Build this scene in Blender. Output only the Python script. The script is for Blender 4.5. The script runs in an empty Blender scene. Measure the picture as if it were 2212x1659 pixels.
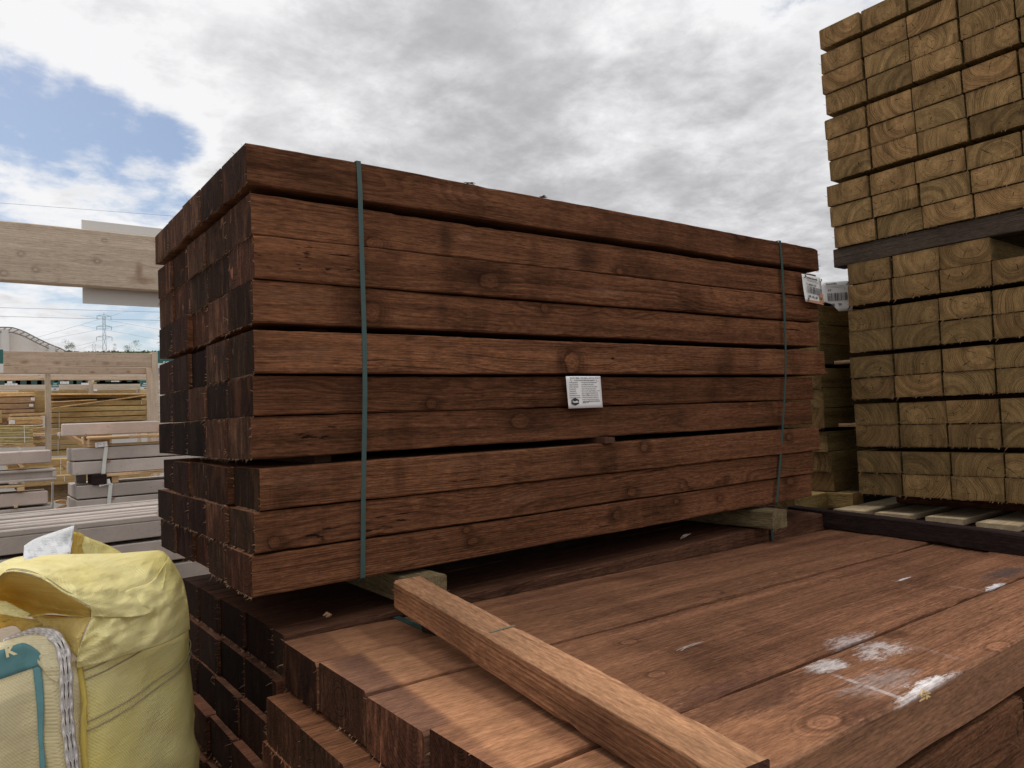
import bpy, math, random
import numpy as np
from mathutils import Vector, Matrix, Euler, noise as MN
R = random.Random(7)
S = bpy.context.scene
COL = S.collection
rad = math.radians

# ------------------------------------------------------------------ camera
CAM = Vector((-0.538, -1.691, 0.394)); ROT = Euler((rad(92.57), rad(2.34), rad(-37.03)), 'XYZ'); FPX = 1577.0
cd = bpy.data.cameras.new('camera'); cam = bpy.data.objects.new('camera', cd); COL.objects.link(cam)
cam.location = CAM; cam.rotation_euler = ROT
cd.sensor_width = 36.0; cd.lens = 36.0 * FPX / 2212.0; cd.clip_start = 0.05; cd.clip_end = 3000
S.camera = cam
S.view_settings.view_transform = 'Standard'; S.view_settings.look = 'None'; S.view_settings.gamma = 1.0
S.view_settings.exposure = 0.22
RM = ROT.to_matrix()
def ray(px, py):
    return RM @ Vector(((px - 1106) / FPX, -(py - 829.5) / FPX, -1.0))
def at(px, py, ax, v):
    """where the sight line through a photo point meets the plane axis=v"""
    d = ray(px, py); return CAM + d * ((v - CAM['xyz'.index(ax)]) / d['xyz'.index(ax)])
def along(px, py, t):
    return CAM + ray(px, py) * t
def src(x, y): return (x * .7745, y * .7745)

# ------------------------------------------------------------------ node helpers
def N(nt, t, ins=None, **pr):
    n = nt.nodes.new(t)
    for k, v in pr.items(): setattr(n, k, v)
    for k, v in (ins or {}).items():
        s = n.inputs[k]
        if isinstance(v, bpy.types.NodeSocket): nt.links.new(v, s)
        else: s.default_value = v
    return n
def M(nt, op, a, b=0.0, c=0.0, clamp=False):
    return N(nt, 'ShaderNodeMath', {0: a, 1: b, 2: c}, operation=op, use_clamp=clamp).outputs[0]
def SS(nt, x, lo, hi):
    n = N(nt, 'ShaderNodeMapRange', {0: x, 1: lo, 2: hi, 3: 0.0, 4: 1.0}, interpolation_type='SMOOTHSTEP'); return n.outputs[0]
def MR(nt, x, lo, hi, a, b):
    return N(nt, 'ShaderNodeMapRange', {0: x, 1: lo, 2: hi, 3: a, 4: b}).outputs[0]
def MIX(nt, f, a, b, bt='MIX'):
    n = N(nt, 'ShaderNodeMix', data_type='RGBA', blend_type=bt)
    for k, v in ((0, f), (6, a), (7, b)):
        if isinstance(v, bpy.types.NodeSocket): nt.links.new(v, n.inputs[k])
        elif k == 0: n.inputs[0].default_value = v
        else: n.inputs[k].default_value = (*v, 1) if len(v) == 3 else v
    return n.outputs[2]
def XYZ(nt, x, y, z):
    return N(nt, 'ShaderNodeCombineXYZ', {0: x, 1: y, 2: z}).outputs[0]
def VM(nt, op, a, b):
    return N(nt, 'ShaderNodeVectorMath', {0: a, 1: b}, operation=op).outputs[0]
def NOI(nt, v, scale=1.0, det=3.0, rough=.55, dist=0.0):
    return N(nt, 'ShaderNodeTexNoise', {'Vector': v, 'Scale': scale, 'Detail': det, 'Roughness': rough, 'Distortion': dist}).outputs[0]

# ------------------------------------------------------------------ world and sun
SUN_AZ, SUN_EL = rad(-15), rad(54)          # azimuth measured from +Y towards +X
w = bpy.data.worlds.new('World'); S.world = w; w.use_nodes = True
nt = w.node_tree; nt.nodes.clear()
sky = N(nt, 'ShaderNodeTexSky', sky_type='NISHITA', sun_disc=False, sun_elevation=SUN_EL, sun_rotation=SUN_AZ, air_density=1.0, dust_density=1.2, ozone_density=1.5)
d = N(nt, 'ShaderNodeTexCoord').outputs['Generated']
sp = N(nt, 'ShaderNodeSeparateXYZ', {0: d})
dz = M(nt, 'MAXIMUM', sp.outputs[2], 0.0)
q = M(nt, 'DIVIDE', 1.0, M(nt, 'ADD', dz, .17))
pv = XYZ(nt, M(nt, 'MULTIPLY', sp.outputs[0], q), M(nt, 'MULTIPLY', sp.outputs[1], q), 3.3)
n1 = NOI(nt, pv, 1.35, 10, .58, .2)
n2 = NOI(nt, VM(nt, 'ADD', pv, (5.3, 1.7, 2.2)), 2.3, 10, .60, .25)
n3 = NOI(nt, VM(nt, 'ADD', pv, (1.3, 7.7, 4.2)), .55, 3, .5)
n4 = NOI(nt, VM(nt, 'ADD', pv, (9.1, 3.1, 6.2)), 7.0, 8, .62, .2)
hole = None
for (px, py, wd, am) in ((-90, 215, .9945, .20), (20, 265, .9958, .28), (180, 325, .9945, .34), (330, 385, .9945, .33), (110, 700, .975, .30), (-500, 560, .93, .22)):
    dv = ray(px, py).normalized()
    dt = N(nt, 'ShaderNodeVectorMath', {0: d, 1: tuple(dv)}, operation='DOT_PRODUCT').outputs['Value']
    h = M(nt, 'MULTIPLY', SS(nt, dt, wd, 1.0 - (1 - wd) * .06), am)
    hole = h if hole is None else M(nt, 'MAXIMUM', hole, h)
cov = M(nt, 'SUBTRACT', M(nt, 'ADD', n1, M(nt, 'ADD', M(nt, 'MULTIPLY', M(nt, 'SUBTRACT', n2, .5), .45), M(nt, 'MULTIPLY', M(nt, 'SUBTRACT', n4, .5), .35))), hole)
cover = SS(nt, cov, .13, .31)
dens = M(nt, 'ADD', M(nt, 'MULTIPLY', n2, .55), M(nt, 'ADD', M(nt, 'MULTIPLY', n4, .28), M(nt, 'MULTIPLY', n3, .45)))
# the side of the sky away from the sun carries the thicker, greyer cloud
gd = ray(1750, 230).normalized()
gdt = N(nt, 'ShaderNodeVectorMath', {0: d, 1: tuple(gd)}, operation='DOT_PRODUCT').outputs['Value']
dens = M(nt, 'ADD', dens, M(nt, 'MULTIPLY', SS(nt, gdt, .72, .97), .16))
edge = SS(nt, cov, .60, .22)
shade = M(nt, 'SUBTRACT', SS(nt, dens, .50, .90), M(nt, 'MULTIPLY', edge, .42), clamp=True)
ccol = MIX(nt, shade, (.84, .84, .85), (.40, .40, .415))
zen = MR(nt, sp.outputs[2], .55, .95, 1.0, 1.9)
ccol = MIX(nt, 1.0, ccol, N(nt, 'ShaderNodeCombineColor', {0: zen, 1: zen, 2: zen}).outputs[0], 'MULTIPLY')
b1 = N(nt, 'ShaderNodeBackground', {0: sky.outputs[0], 1: .085})
b2 = N(nt, 'ShaderNodeBackground', {0: ccol, 1: .95})
ms = N(nt, 'ShaderNodeMixShader', {0: cover, 1: b1.outputs[0], 2: b2.outputs[0]})
N(nt, 'ShaderNodeOutputWorld', {0: ms.outputs[0]})
sl = bpy.data.lights.new('sun', 'SUN'); sl.energy = 1.3; sl.angle = rad(10); sl.color = (1, .93, .83)
so = bpy.data.objects.new('sun', sl); COL.objects.link(so)
sd = Vector((math.sin(SUN_AZ) * math.cos(SUN_EL), math.cos(SUN_AZ) * math.cos(SUN_EL), math.sin(SUN_EL)))
so.rotation_euler = sd.to_track_quat('Z', 'Y').to_euler(); so.location = (0, 0, 8)

# ------------------------------------------------------------------ object helpers
def tag(o, label=None, cat=None, group=None, kind=None):
    for k, v in (('label', label), ('category', cat), ('group', group), ('kind', kind)):
        if v: o[k] = v
    return o
def link(name, me, mats=(), parent=None, loc=None, rot=None, smooth=False):
    o = bpy.data.objects.new(name, me); COL.objects.link(o)
    if parent: o.parent = parent
    if loc is not None: o.location = loc
    if rot is not None: o.rotation_euler = rot
    for m in mats:
        if m.name not in [x.name for x in me.materials if x]: me.materials.append(m)
    if smooth:
        me.polygons.foreach_set('use_smooth', [True] * len(me.polygons))
    return o
def empty(name, loc, label, cat, group=None, rz=0):
    o = bpy.data.objects.new(name, None); COL.objects.link(o); o.location = loc; o.rotation_euler = (0, 0, rz); o.empty_display_size = .1
    return tag(o, label, cat, group)
class MB:
    def __init__(s): s.v = []; s.f = []; s.m = []
    def add(s, vs, fs, mi=0):
        b = len(s.v); s.v += [tuple(x) for x in vs]; s.f += [tuple(b + i for i in f) for f in fs]; s.m += [mi] * len(fs); return s
    def box(s, a, b, mi=0, bev=0.0, mat=None):
        """bevelled box between corners a and b; each edge cut by bev"""
        (x0, y0, z0), (x1, y1, z1) = a, b
        if x0 > x1: x0, x1 = x1, x0
        if y0 > y1: y0, y1 = y1, y0
        if z0 > z1: z0, z1 = z1, z0
        e = min(bev, (x1 - x0) * .4, (y1 - y0) * .4, (z1 - z0) * .4)
        if e <= 0:
            vs = [(x, y, z) for x in (x0, x1) for y in (y0, y1) for z in (z0, z1)]
            fs = [(0, 1, 3, 2), (4, 6, 7, 5), (0, 4, 5, 1), (2, 3, 7, 6), (0, 2, 6, 4), (1, 5, 7, 3)]
        else:
            vs = []; idx = {}
            for i, x in enumerate((x0, x1)):
                for j, y in enumerate((y0, y1)):
                    for k, z in enumerate((z0, z1)):
                        sx, sy, sz = (1, -1)[i] * e, (1, -1)[j] * e, (1, -1)[k] * e
                        idx[i, j, k] = len(vs)
                        vs += [(x, y + sy, z + sz), (x + sx, y, z + sz), (x + sx, y + sy, z)]
            I = lambda i, j, k, a: idx[i, j, k] + a
            fs = []
            for i in (0, 1): fs.append([I(i, 0, 0, 0), I(i, 0, 1, 0), I(i, 1, 1, 0), I(i, 1, 0, 0)][::(1 if i == 0 else -1)])
            for j in (0, 1): fs.append([I(0, j, 0, 1), I(1, j, 0, 1), I(1, j, 1, 1), I(0, j, 1, 1)][::(1 if j == 0 else -1)])
            for k in (0, 1): fs.append([I(0, 0, k, 2), I(0, 1, k, 2), I(1, 1, k, 2), I(1, 0, k, 2)][::(1 if k == 0 else -1)])
            for i in (0, 1):
                for j in (0, 1): fs.append([I(i, j, 0, 0), I(i, j, 1, 0), I(i, j, 1, 1), I(i, j, 0, 1)])
                for k in (0, 1): fs.append([I(i, 0, k, 0), I(i, 1, k, 0), I(i, 1, k, 2), I(i, 0, k, 2)])
            for j in (0, 1):
                for k in (0, 1): fs.append([I(0, j, k, 1), I(1, j, k, 1), I(1, j, k, 2), I(0, j, k, 2)])
            for c in idx.values(): fs.append([c, c + 1, c + 2])
        if mat is not None: vs = [mat @ Vector(v) for v in vs]
        return s.add(vs, fs, mi)
    def tube(s, pts, r, n=6, mi=0, cap=True):
        pts = [Vector(p) for p in pts]; b = len(s.v); rings = []
        for i, p in enumerate(pts):
            t = (pts[min(i + 1, len(pts) - 1)] - pts[max(i - 1, 0)]).normalized()
            u = t.cross(Vector((0, 0, 1)))
            if u.length < 1e-3: u = Vector((1, 0, 0))
            u.normalize(); v = t.cross(u)
            rr = r[i] if isinstance(r, (list, tuple)) else r
            rings.append([p + (u * math.cos(2 * math.pi * k / n) + v * math.sin(2 * math.pi * k / n)) * rr for k in range(n)])
        vs = [x for g in rings for x in g]
        fs = [(i * n + k, i * n + (k + 1) % n, (i + 1) * n + (k + 1) % n, (i + 1) * n + k) for i in range(len(pts) - 1) for k in range(n)]
        if cap: fs += [tuple(range(n))[::-1], tuple((len(pts) - 1) * n + k for k in range(n))]
        return s.add(vs, fs, mi)
    def grid(s, P, mi=0):
        r, c = len(P), len(P[0])
        return s.add([p for row in P for p in row], [(i * c + j, i * c + j + 1, (i + 1) * c + j + 1, (i + 1) * c + j) for i in range(r - 1) for j in range(c - 1)], mi)
    def mesh(s, name, recalc=True):
        me = bpy.data.meshes.new(name); me.from_pydata(s.v, [], s.f); me.validate(); 
        if len(me.polygons) == len(s.m): me.polygons.foreach_set('material_index', s.m)
        if recalc:
            import bmesh
            bm = bmesh.new(); bm.from_mesh(me); bmesh.ops.recalc_face_normals(bm, faces=bm.faces[:]); bm.to_mesh(me); bm.free()
        me.update(); return me
    def build(s, name, mats, parent=None, loc=None, rot=None, smooth=False, recalc=True):
        if not isinstance(mats, (list, tuple)): mats = [mats]
        return link(name, s.mesh(name, recalc), mats, parent, loc, rot, smooth)
ORD = ['first', 'second', 'third', 'fourth', 'fifth', 'sixth', 'seventh', 'eighth', 'ninth', 'tenth', 'eleventh', 'twelfth']

# ------------------------------------------------------------------ materials
def newmat(name):
    m = bpy.data.materials.new(name); m.use_nodes = True; t = m.node_tree; t.nodes.clear()
    bs = N(t, 'ShaderNodeBsdfPrincipled'); N(t, 'ShaderNodeOutputMaterial', {0: bs.outputs[0]})
    return m, t, bs
def setc(t, sock, v):
    if isinstance(v, bpy.types.NodeSocket): t.links.new(v, sock)
    else: sock.default_value = (*v, 1) if hasattr(v, '__len__') and len(v) == 3 else v
def plain(name, col, rough=.7, noise=.15, scale=30, metal=0.0, bump=0.0, spec=.3):
    m, t, bs = newmat(name)
    tc = N(t, 'ShaderNodeTexCoord').outputs['Object']
    n = NOI(t, tc, scale, 5, .6)
    c = MIX(t, n, tuple(x * (1 - noise) for x in col), tuple(min(1, x * (1 + noise)) for x in col))
    setc(t, bs.inputs['Base Color'], c); bs.inputs['Roughness'].default_value = rough; bs.inputs['Metallic'].default_value = metal
    bs.inputs['Specular IOR Level'].default_value = spec
    if bump:
        b = N(t, 'ShaderNodeBump', {'Height': n, 'Strength': bump, 'Distance': .004}); t.links.new(b.outputs[0], bs.inputs['Normal'])
    return m

def wood(name, light, dark, end=False, spacing=.0055, ringc=.55, fibre=.35, streak=.35, blotch=.35, blotchcol=None, knot=1.0,
         pith=(.16, .2), tone=.22, rough=.82, stains=(), cracks=False, hue=None, sawn=.25, bump=.5, streakcol=None, contrast=.38, side=.090):
    """solid wood: growth rings about a pith line along x, fibres, knots, stains; every object gets its own cut of the log"""
    m, t, bs = newmat(name)
    tc = N(t, 'ShaderNodeTexCoord').outputs['Object']
    oi = N(t, 'ShaderNodeObjectInfo').outputs['Random']
    wn = N(t, 'ShaderNodeTexWhiteNoise', {'W': M(t, 'MULTIPLY', oi, 911.7)}, noise_dimensions='1D').outputs['Color']
    ws = N(t, 'ShaderNodeSeparateColor', {0: wn}); r1, r2, r3 = ws.outputs
    off = XYZ(t, M(t, 'MULTIPLY', r1, 57.0), M(t, 'MULTIPLY', r2, 31.0), M(t, 'MULTIPLY', r3, 43.0))
    s = N(t, 'ShaderNodeSeparateXYZ', {0: tc}); x, y, z = s.outputs
    def V(ax, ay, az):
        return VM(t, 'ADD', XYZ(t, M(t, 'MULTIPLY', x, ax), M(t, 'MULTIPLY', y, ay), M(t, 'MULTIPLY', z, az)), off)
    # knots
    vo = N(t, 'ShaderNodeTexVoronoi', {'Vector': V(2.4, 4.6, 4.6), 'Scale': 1.0, 'Randomness': 1.0}); kd = vo.outputs['Distance']
    kpull = SS(t, kd, .34, .02)
    yc = M(t, 'MULTIPLY', M(t, 'SUBTRACT', r1, .5), pith[0]); zc = M(t, 'MULTIPLY', M(t, 'SUBTRACT', r2, .5), pith[1])
    wob = NOI(t, V(1.6, 5, 5), 1.0, 2, .5)
    wob2 = NOI(t, V(3.0, 22, 22), 1.0, 3, .5)
    yy = M(t, 'SUBTRACT', y, yc); zz = M(t, 'SUBTRACT', z, zc)
    yy = M(t, 'ADD', yy, M(t, 'MULTIPLY', M(t, 'SUBTRACT', wob, .5), .07))
    rr = M(t, 'SQRT', M(t, 'ADD', M(t, 'MULTIPLY', yy, yy), M(t, 'MULTIPLY', zz, zz)))
    rr = M(t, 'ADD', rr, M(t, 'ADD', M(t, 'MULTIPLY', wob2, .012), M(t, 'MULTIPLY', kpull, .03 * min(knot, 1.2))))
    ph = M(t, 'DIVIDE', rr, MR(t, r3, 0, 1, spacing * .75, spacing * 1.35))
    saw = M(t, 'FRACT', ph)
    late = M(t, 'MULTIPLY', SS(t, saw, .10, .85), SS(t, saw, 1.0, .82))
    vary = NOI(t, XYZ(t, M(t, 'FLOOR', ph), r1, r2), 3.1, 0)
    late = M(t, 'MULTIPLY', late, MR(t, vary, .3, .7, .12, 1.15))
    fib = NOI(t, V(7, 330, 330), 1.0, 3, .6); stk = NOI(t, V(1.1, 34, 34), 1.0, 4, .6)
    if end:
        fib = NOI(t, V(60, 330, 330), 1.0, 2, .7); stk = NOI(t, V(3, 60, 9), 1.0, 3, .6)
    blo = NOI(t, V(3.1, 3.2, 3.2), 1.0, 4, .55)
    c = MIX(t, M(t, 'MULTIPLY', late, ringc, clamp=True), light, dark)
    c = MIX(t, M(t, 'MULTIPLY', SS(t, fib, .42, .72), fibre), c, tuple(a * .55 for a in dark))
    lt = tuple(min(1, a * 1.45) for a in (streakcol or light))
    if not end:
        mid = NOI(t, V(2.6, 120, 120), 1.0, 3, .65)
        c = MIX(t, M(t, 'MULTIPLY', SS(t, mid, .55, .72), fibre * .55), c, lt)
        c = MIX(t, M(t, 'MULTIPLY', SS(t, mid, .45, .28), fibre * .7), c, tuple(a * .6 for a in dark))
        spk = NOI(t, V(26, 170, 170), 1.0, 4, .7); pat = NOI(t, V(4, 14, 14), 1.0, 3, .5)
        rgh = SS(t, pat, .42, .62)
        c = MIX(t, M(t, 'MULTIPLY', M(t, 'MULTIPLY', SS(t, spk, .52, .66), rgh), fibre * .75), c, tuple(min(1, a * 1.6) for a in light))
        c = MIX(t, M(t, 'MULTIPLY', M(t, 'MULTIPLY', SS(t, spk, .48, .34), rgh), fibre * .8), c, tuple(a * .55 for a in dark))
        scf = NOI(t, V(1.7, 5, 5), 1.0, 3, .5)
        c = MIX(t, M(t, 'MULTIPLY', SS(t, scf, .54, .70), .30), c, tuple(min(1, a * 1.5) for a in light))
    c = MIX(t, M(t, 'MULTIPLY', SS(t, stk, .52, .78), streak), c, lt)
    c = MIX(t, M(t, 'MULTIPLY', SS(t, stk, .48, .25), streak), c, dark)
    bc = blotchcol or tuple(a * .45 for a in dark)
    c = MIX(t, M(t, 'MULTIPLY', SS(t, blo, .54, .72), blotch), c, bc)
    if not end:
        # cross-grain bands left by stickers and drips
        bn = NOI(t, V(5.5, 1.8, 1.8), 1.0, 3, .55, 0)
        c = MIX(t, M(t, 'MULTIPLY', SS(t, bn, .54, .76), blotch * .8), c, bc)
        if sawn:
            sw = NOI(t, V(210, 9, 9), 1.0, 2, .6)
            c = MIX(t, M(t, 'MULTIPLY', SS(t, sw, .5, .75), sawn * .6), c, tuple(a * 1.25 for a in light))
        # dark checks along the grain, only on some pieces
        ck = NOI(t, V(2.2, 75, 75), 1.0, 3, .55)
        c = MIX(t, M(t, 'MULTIPLY', SS(t, ck, .705, .73), .85), c, tuple(a * .18 for a in dark))
    if knot:
        kw = NOI(t, V(9, 30, 30), 1.0, 2, .5); kd = M(t, 'ADD', kd, M(t, 'MULTIPLY', M(t, 'SUBTRACT', kw, .5), .07)); kc = SS(t, kd, .125, .08); kr = M(t, 'MULTIPLY', M(t, 'MULTIPLY', SS(t, kd, .16, .125), SS(t, kd, .085, .12)), SS(t, kw, .35, .6))
        krg = M(t, 'MULTIPLY', SS(t, M(t, 'SINE', M(t, 'MULTIPLY', kd, 190.0)), -.2, .8), kc)
        c = MIX(t, M(t, 'MULTIPLY', kc, .5 * knot), c, tuple(a * 1.15 for a in light))
        c = MIX(t, M(t, 'MULTIPLY', krg, .45 * knot), c, dark)
        c = MIX(t, M(t, 'MULTIPLY', kr, .75 * knot, clamp=True), c, tuple(a * .35 for a in dark))
    hcrack = None
    if cracks:
        an = M(t, 'ADD', M(t, 'DIVIDE', M(t, 'ARCTAN2', M(t, 'SUBTRACT', z, zc), M(t, 'SUBTRACT', y, yc)), 6.28318), r3)
        an = M(t, 'ADD', an, M(t, 'MULTIPLY', M(t, 'SUBTRACT', NOI(t, V(1, 60, 60), 1.0, 2), .5), .035))
        k = MR(t, r1, 0, 1, 4.0, 9.0)
        fa = M(t, 'ABSOLUTE', M(t, 'SUBTRACT', M(t, 'FRACT', M(t, 'MULTIPLY', an, M(t, 'ROUND', k))), .5))
        dist = M(t, 'MULTIPLY', fa, M(t, 'DIVIDE', M(t, 'MULTIPLY', rr, 6.28), M(t, 'ROUND', k)))
        on = SS(t, NOI(t, XYZ(t, M(t, 'FLOOR', M(t, 'MULTIPLY', an, M(t, 'ROUND', k))), M(t, 'MULTIPLY', rr, 26.0), M(t, 'MULTIPLY', r1, 40)), 1.7, 1), .5, .56)
        hcrack = M(t, 'MULTIPLY', M(t, 'MULTIPLY', SS(t, dist, .0024, .0008), on), SS(t, rr, .10, .07))
        c = MIX(t, M(t, 'MULTIPLY', hcrack, .9), c, tuple(a * .12 for a in dark))
        # pale rays split open from the heart
        ry = M(t, 'MULTIPLY', SS(t, dist, .009, .002), SS(t, NOI(t, XYZ(t, M(t, 'FLOOR', M(t, 'MULTIPLY', an, M(t, 'ROUND', k))), M(t, 'MULTIPLY', r2, 50), 7.0), 2.3, 0), .72, .76))
        c = MIX(t, M(t, 'MULTIPLY', ry, .45), c, tuple(min(1, a * 1.6) for a in light))
        bz = NOI(t, XYZ(t, M(t, 'MULTIPLY', rr, 42.0), M(t, 'MULTIPLY', r1, 50.0), M(t, 'MULTIPLY', an, 2.5)), 1.0, 2, .6)
        kb = MR(t, bz, .3, .7, .66, 1.34); c = MIX(t, 1.0, c, N(t, 'ShaderNodeCombineColor', {0: kb, 1: kb, 2: kb}).outputs[0], 'MULTIPLY')
        cn = SS(t, M(t, 'MAXIMUM', M(t, 'ABSOLUTE', M(t, 'DIVIDE', y, .1)), M(t, 'ABSOLUTE', M(t, 'DIVIDE', z, .05))), .72, 1.02)
        c = MIX(t, M(t, 'MULTIPLY', cn, M(t, 'MULTIPLY', NOI(t, V(8, 14, 14), 1.0, 3), .55)), c, tuple(a * .75 for a in dark))
        hw = SS(t, rr, .07, .015)
        c = MIX(t, M(t, 'MULTIPLY', hw, MR(t, r2, 0, 1, .1, .65)), c, tuple(min(1, a * 1.35) for a in light))
    for st in stains:
        k = st[0]
        if k == 'band':         # (x at y-, x at y+) of the two edges: paler print where a bearer lay
            _, (a0, a1), (b0, b1), w2, col, am, soft = st
            xa = MR(t, y, -w2, w2, a0, a1); xb = MR(t, y, -w2, w2, b0, b1)
            f = M(t, 'MULTIPLY', SS(t, M(t, 'SUBTRACT', x, xa), -soft, soft), SS(t, M(t, 'SUBTRACT', xb, x), -soft, soft))
            c = MIX(t, M(t, 'MULTIPLY', f, am), c, col, st[7] if len(st) > 7 else 'MIX')
        elif k == 'spray':      # powdery white bloom
            _, cx, cy, rx, ry_, col, am, th = st
            dx = M(t, 'DIVIDE', M(t, 'SUBTRACT', x, cx), rx); dy = M(t, 'DIVIDE', M(t, 'SUBTRACT', y, cy), ry_)
            g = SS(t, M(t, 'SQRT', M(t, 'ADD', M(t, 'MULTIPLY', dx, dx), M(t, 'MULTIPLY', dy, dy))), 1.5, .0)
            gn = M(t, 'ADD', M(t, 'MULTIPLY', NOI(t, V(34, 130, 130), 1.0, 4, .75), .75), M(t, 'MULTIPLY', NOI(t, V(7, 14, 14), 1.0, 3, .6), .45))
            f = M(t, 'MULTIPLY', SS(t, M(t, 'ADD', M(t, 'MULTIPLY', M(t, 'SUBTRACT', g, 1.0), .52), gn), th - .13, th + .10), SS(t, z, .040, .047))
            c = MIX(t, M(t, 'MULTIPLY', f, am), c, col)
        elif k == 'topS':       # paler colour on the upper face
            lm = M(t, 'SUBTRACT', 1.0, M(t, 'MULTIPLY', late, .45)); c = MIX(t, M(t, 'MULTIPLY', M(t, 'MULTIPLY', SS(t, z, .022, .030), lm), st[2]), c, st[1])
        elif k in ('knotS', 'smudgeS', 'splitS'):   # the same on the long side face
            sd = SS(t, y, -side, -side * 1.06)
            _, cx, cz, rx, rz_ = st[:5]
            wq = M(t, 'MULTIPLY', M(t, 'SUBTRACT', NOI(t, V(22, 40, 40), 1.0, 4, .65), .5), .9)
            dx = M(t, 'DIVIDE', M(t, 'SUBTRACT', x, cx), rx); dz2 = M(t, 'DIVIDE', M(t, 'SUBTRACT', z, cz), rz_)
            g = M(t, 'ADD', M(t, 'SQRT', M(t, 'ADD', M(t, 'MULTIPLY', dx, dx), M(t, 'MULTIPLY', dz2, dz2))), wq)
            if k == 'smudgeS':
                c = MIX(t, M(t, 'MULTIPLY', M(t, 'MULTIPLY', SS(t, g, 1.5, .1), sd), st[6] * .8), c, st[5])
            elif k == 'splitS':
                ln = NOI(t, V(16, 60, 85), 1.0, 3, .6)
                c = MIX(t, M(t, 'MULTIPLY', M(t, 'MULTIPLY', SS(t, g, 1.2, .8), sd), M(t, 'MULTIPLY', SS(t, ln, .60, .64), .9)), c, (.008, .005, .004))
            else:
                c = MIX(t, M(t, 'MULTIPLY', M(t, 'MULTIPLY', SS(t, g, 2.6, .9), sd), .5), c, tuple(a * .7 for a in dark))
                c = MIX(t, M(t, 'MULTIPLY', M(t, 'MULTIPLY', SS(t, g, 1.0, .5), sd), .38), c, tuple(min(1, a * 1.3) for a in light))
                rim = M(t, 'MULTIPLY', M(t, 'MULTIPLY', SS(t, g, .70, .92), SS(t, g, 1.25, .95)), M(t, 'MULTIPLY', sd, SS(t, dx, 1.2, -.6)))
                c = MIX(t, M(t, 'MULTIPLY', rim, .5), c, tuple(a * .3 for a in dark))
                rg_ = M(t, 'MULTIPLY', SS(t, M(t, 'SINE', M(t, 'MULTIPLY', g, 15.0)), 0, .9), M(t, 'MULTIPLY', SS(t, g, 3.0, .8), sd))
                c = MIX(t, M(t, 'MULTIPLY', rg_, .38), c, dark)
        elif k == 'knot':       # oval knot with a dark rim and bent rings about it
            _, cx, cy, rx, ry_ = st
            wq = M(t, 'MULTIPLY', M(t, 'SUBTRACT', NOI(t, V(25, 40, 40), 1.0, 3, .6), .5), .5)
            dx = M(t, 'DIVIDE', M(t, 'SUBTRACT', x, cx), rx); dy = M(t, 'DIVIDE', M(t, 'SUBTRACT', y, cy), ry_)
            g = M(t, 'ADD', M(t, 'SQRT', M(t, 'ADD', M(t, 'MULTIPLY', dx, dx), M(t, 'MULTIPLY', dy, dy))), wq)
            tp = SS(t, z, .040, .047)
            c = MIX(t, M(t, 'MULTIPLY', M(t, 'MULTIPLY', SS(t, g, .95, .75), tp), .55), c, tuple(min(1, a * 1.25) for a in light))
            rim = M(t, 'MULTIPLY', M(t, 'MULTIPLY', SS(t, g, .72, .92), SS(t, g, 1.2, .98)), tp)
            c = MIX(t, M(t, 'MULTIPLY', rim, .42), c, tuple(a * .4 for a in dark))
            rg_ = M(t, 'MULTIPLY', SS(t, M(t, 'SINE', M(t, 'MULTIPLY', g, 17.0)), -.2, .9), M(t, 'MULTIPLY', SS(t, g, 2.6, 1.0), tp))
            c = MIX(t, M(t, 'MULTIPLY', rg_, .4), c, dark)
        elif k == 'line':       # thin chalky line from (x0,y0) to (x1,y1)
            _, x0, y0, x1, y1, wd, col, am = st
            L = math.hypot(x1 - x0, y1 - y0); ux, uy = (x1 - x0) / L, (y1 - y0) / L
            rx = M(t, 'SUBTRACT', x, x0); ry_ = M(t, 'SUBTRACT', y, y0)
            al = M(t, 'ADD', M(t, 'MULTIPLY', rx, ux), M(t, 'MULTIPLY', ry_, uy))
            ac = M(t, 'ABSOLUTE', M(t, 'SUBTRACT', M(t, 'MULTIPLY', rx, uy), M(t, 'MULTIPLY', ry_, ux)))
            f = M(t, 'MULTIPLY', SS(t, ac, wd, wd * .2), M(t, 'MULTIPLY', SS(t, al, 0, .02), SS(t, al, L, L - .02)))
            f = M(t, 'MULTIPLY', M(t, 'MULTIPLY', f, MR(t, NOI(t, V(60, 90, 90), 1.0, 3, .6), .35, .6, .1, 1.0)), SS(t, z, .040, .047))
            c = MIX(t, M(t, 'MULTIPLY', f, am, clamp=True), c, col)
    if end and streakcol:
        lp = NOI(t, V(5, 11, 5), 1.0, 3, .55)
        c = MIX(t, M(t, 'MULTIPLY', SS(t, lp, .54, .68), .6), c, streakcol)
        sc2 = NOI(t, V(3, 22, 7), 1.0, 2, .5, 1.5)
        c = MIX(t, M(t, 'MULTIPLY', SS(t, sc2, .69, .73), .5), c, tuple(min(1, a * 2.2) for a in streakcol))
    # fine contrast of the fibres and a slower drift along the grain
    fc = NOI(t, V(90, 130, 130) if end else V(38, 230, 230), 1.0, 5, .72); mc = NOI(t, V(8, 40, 12) if end else V(1.1, 26, 26), 1.0, 4, .6)
    km = M(t, 'MULTIPLY', MR(t, fc, .33, .67, 1 - contrast, 1 + contrast), MR(t, mc, .3, .7, 1 - contrast * .7, 1 + contrast * .7))
    c = MIX(t, 1.0, c, N(t, 'ShaderNodeCombineColor', {0: km, 1: km, 2: km}).outputs[0], 'MULTIPLY')
    # per-piece tone
    tn = MR(t, r3, 0, 1, 1 - tone, 1 + tone); tb = MR(t, r2, 0, 1, 1 - tone * .25, 1 + tone * .25)
    c = MIX(t, 1.0, c, N(t, 'ShaderNodeCombineColor', {0: M(t, 'MULTIPLY', tn, tb), 1: tn, 2: tn}).outputs[0], 'MULTIPLY')
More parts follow.
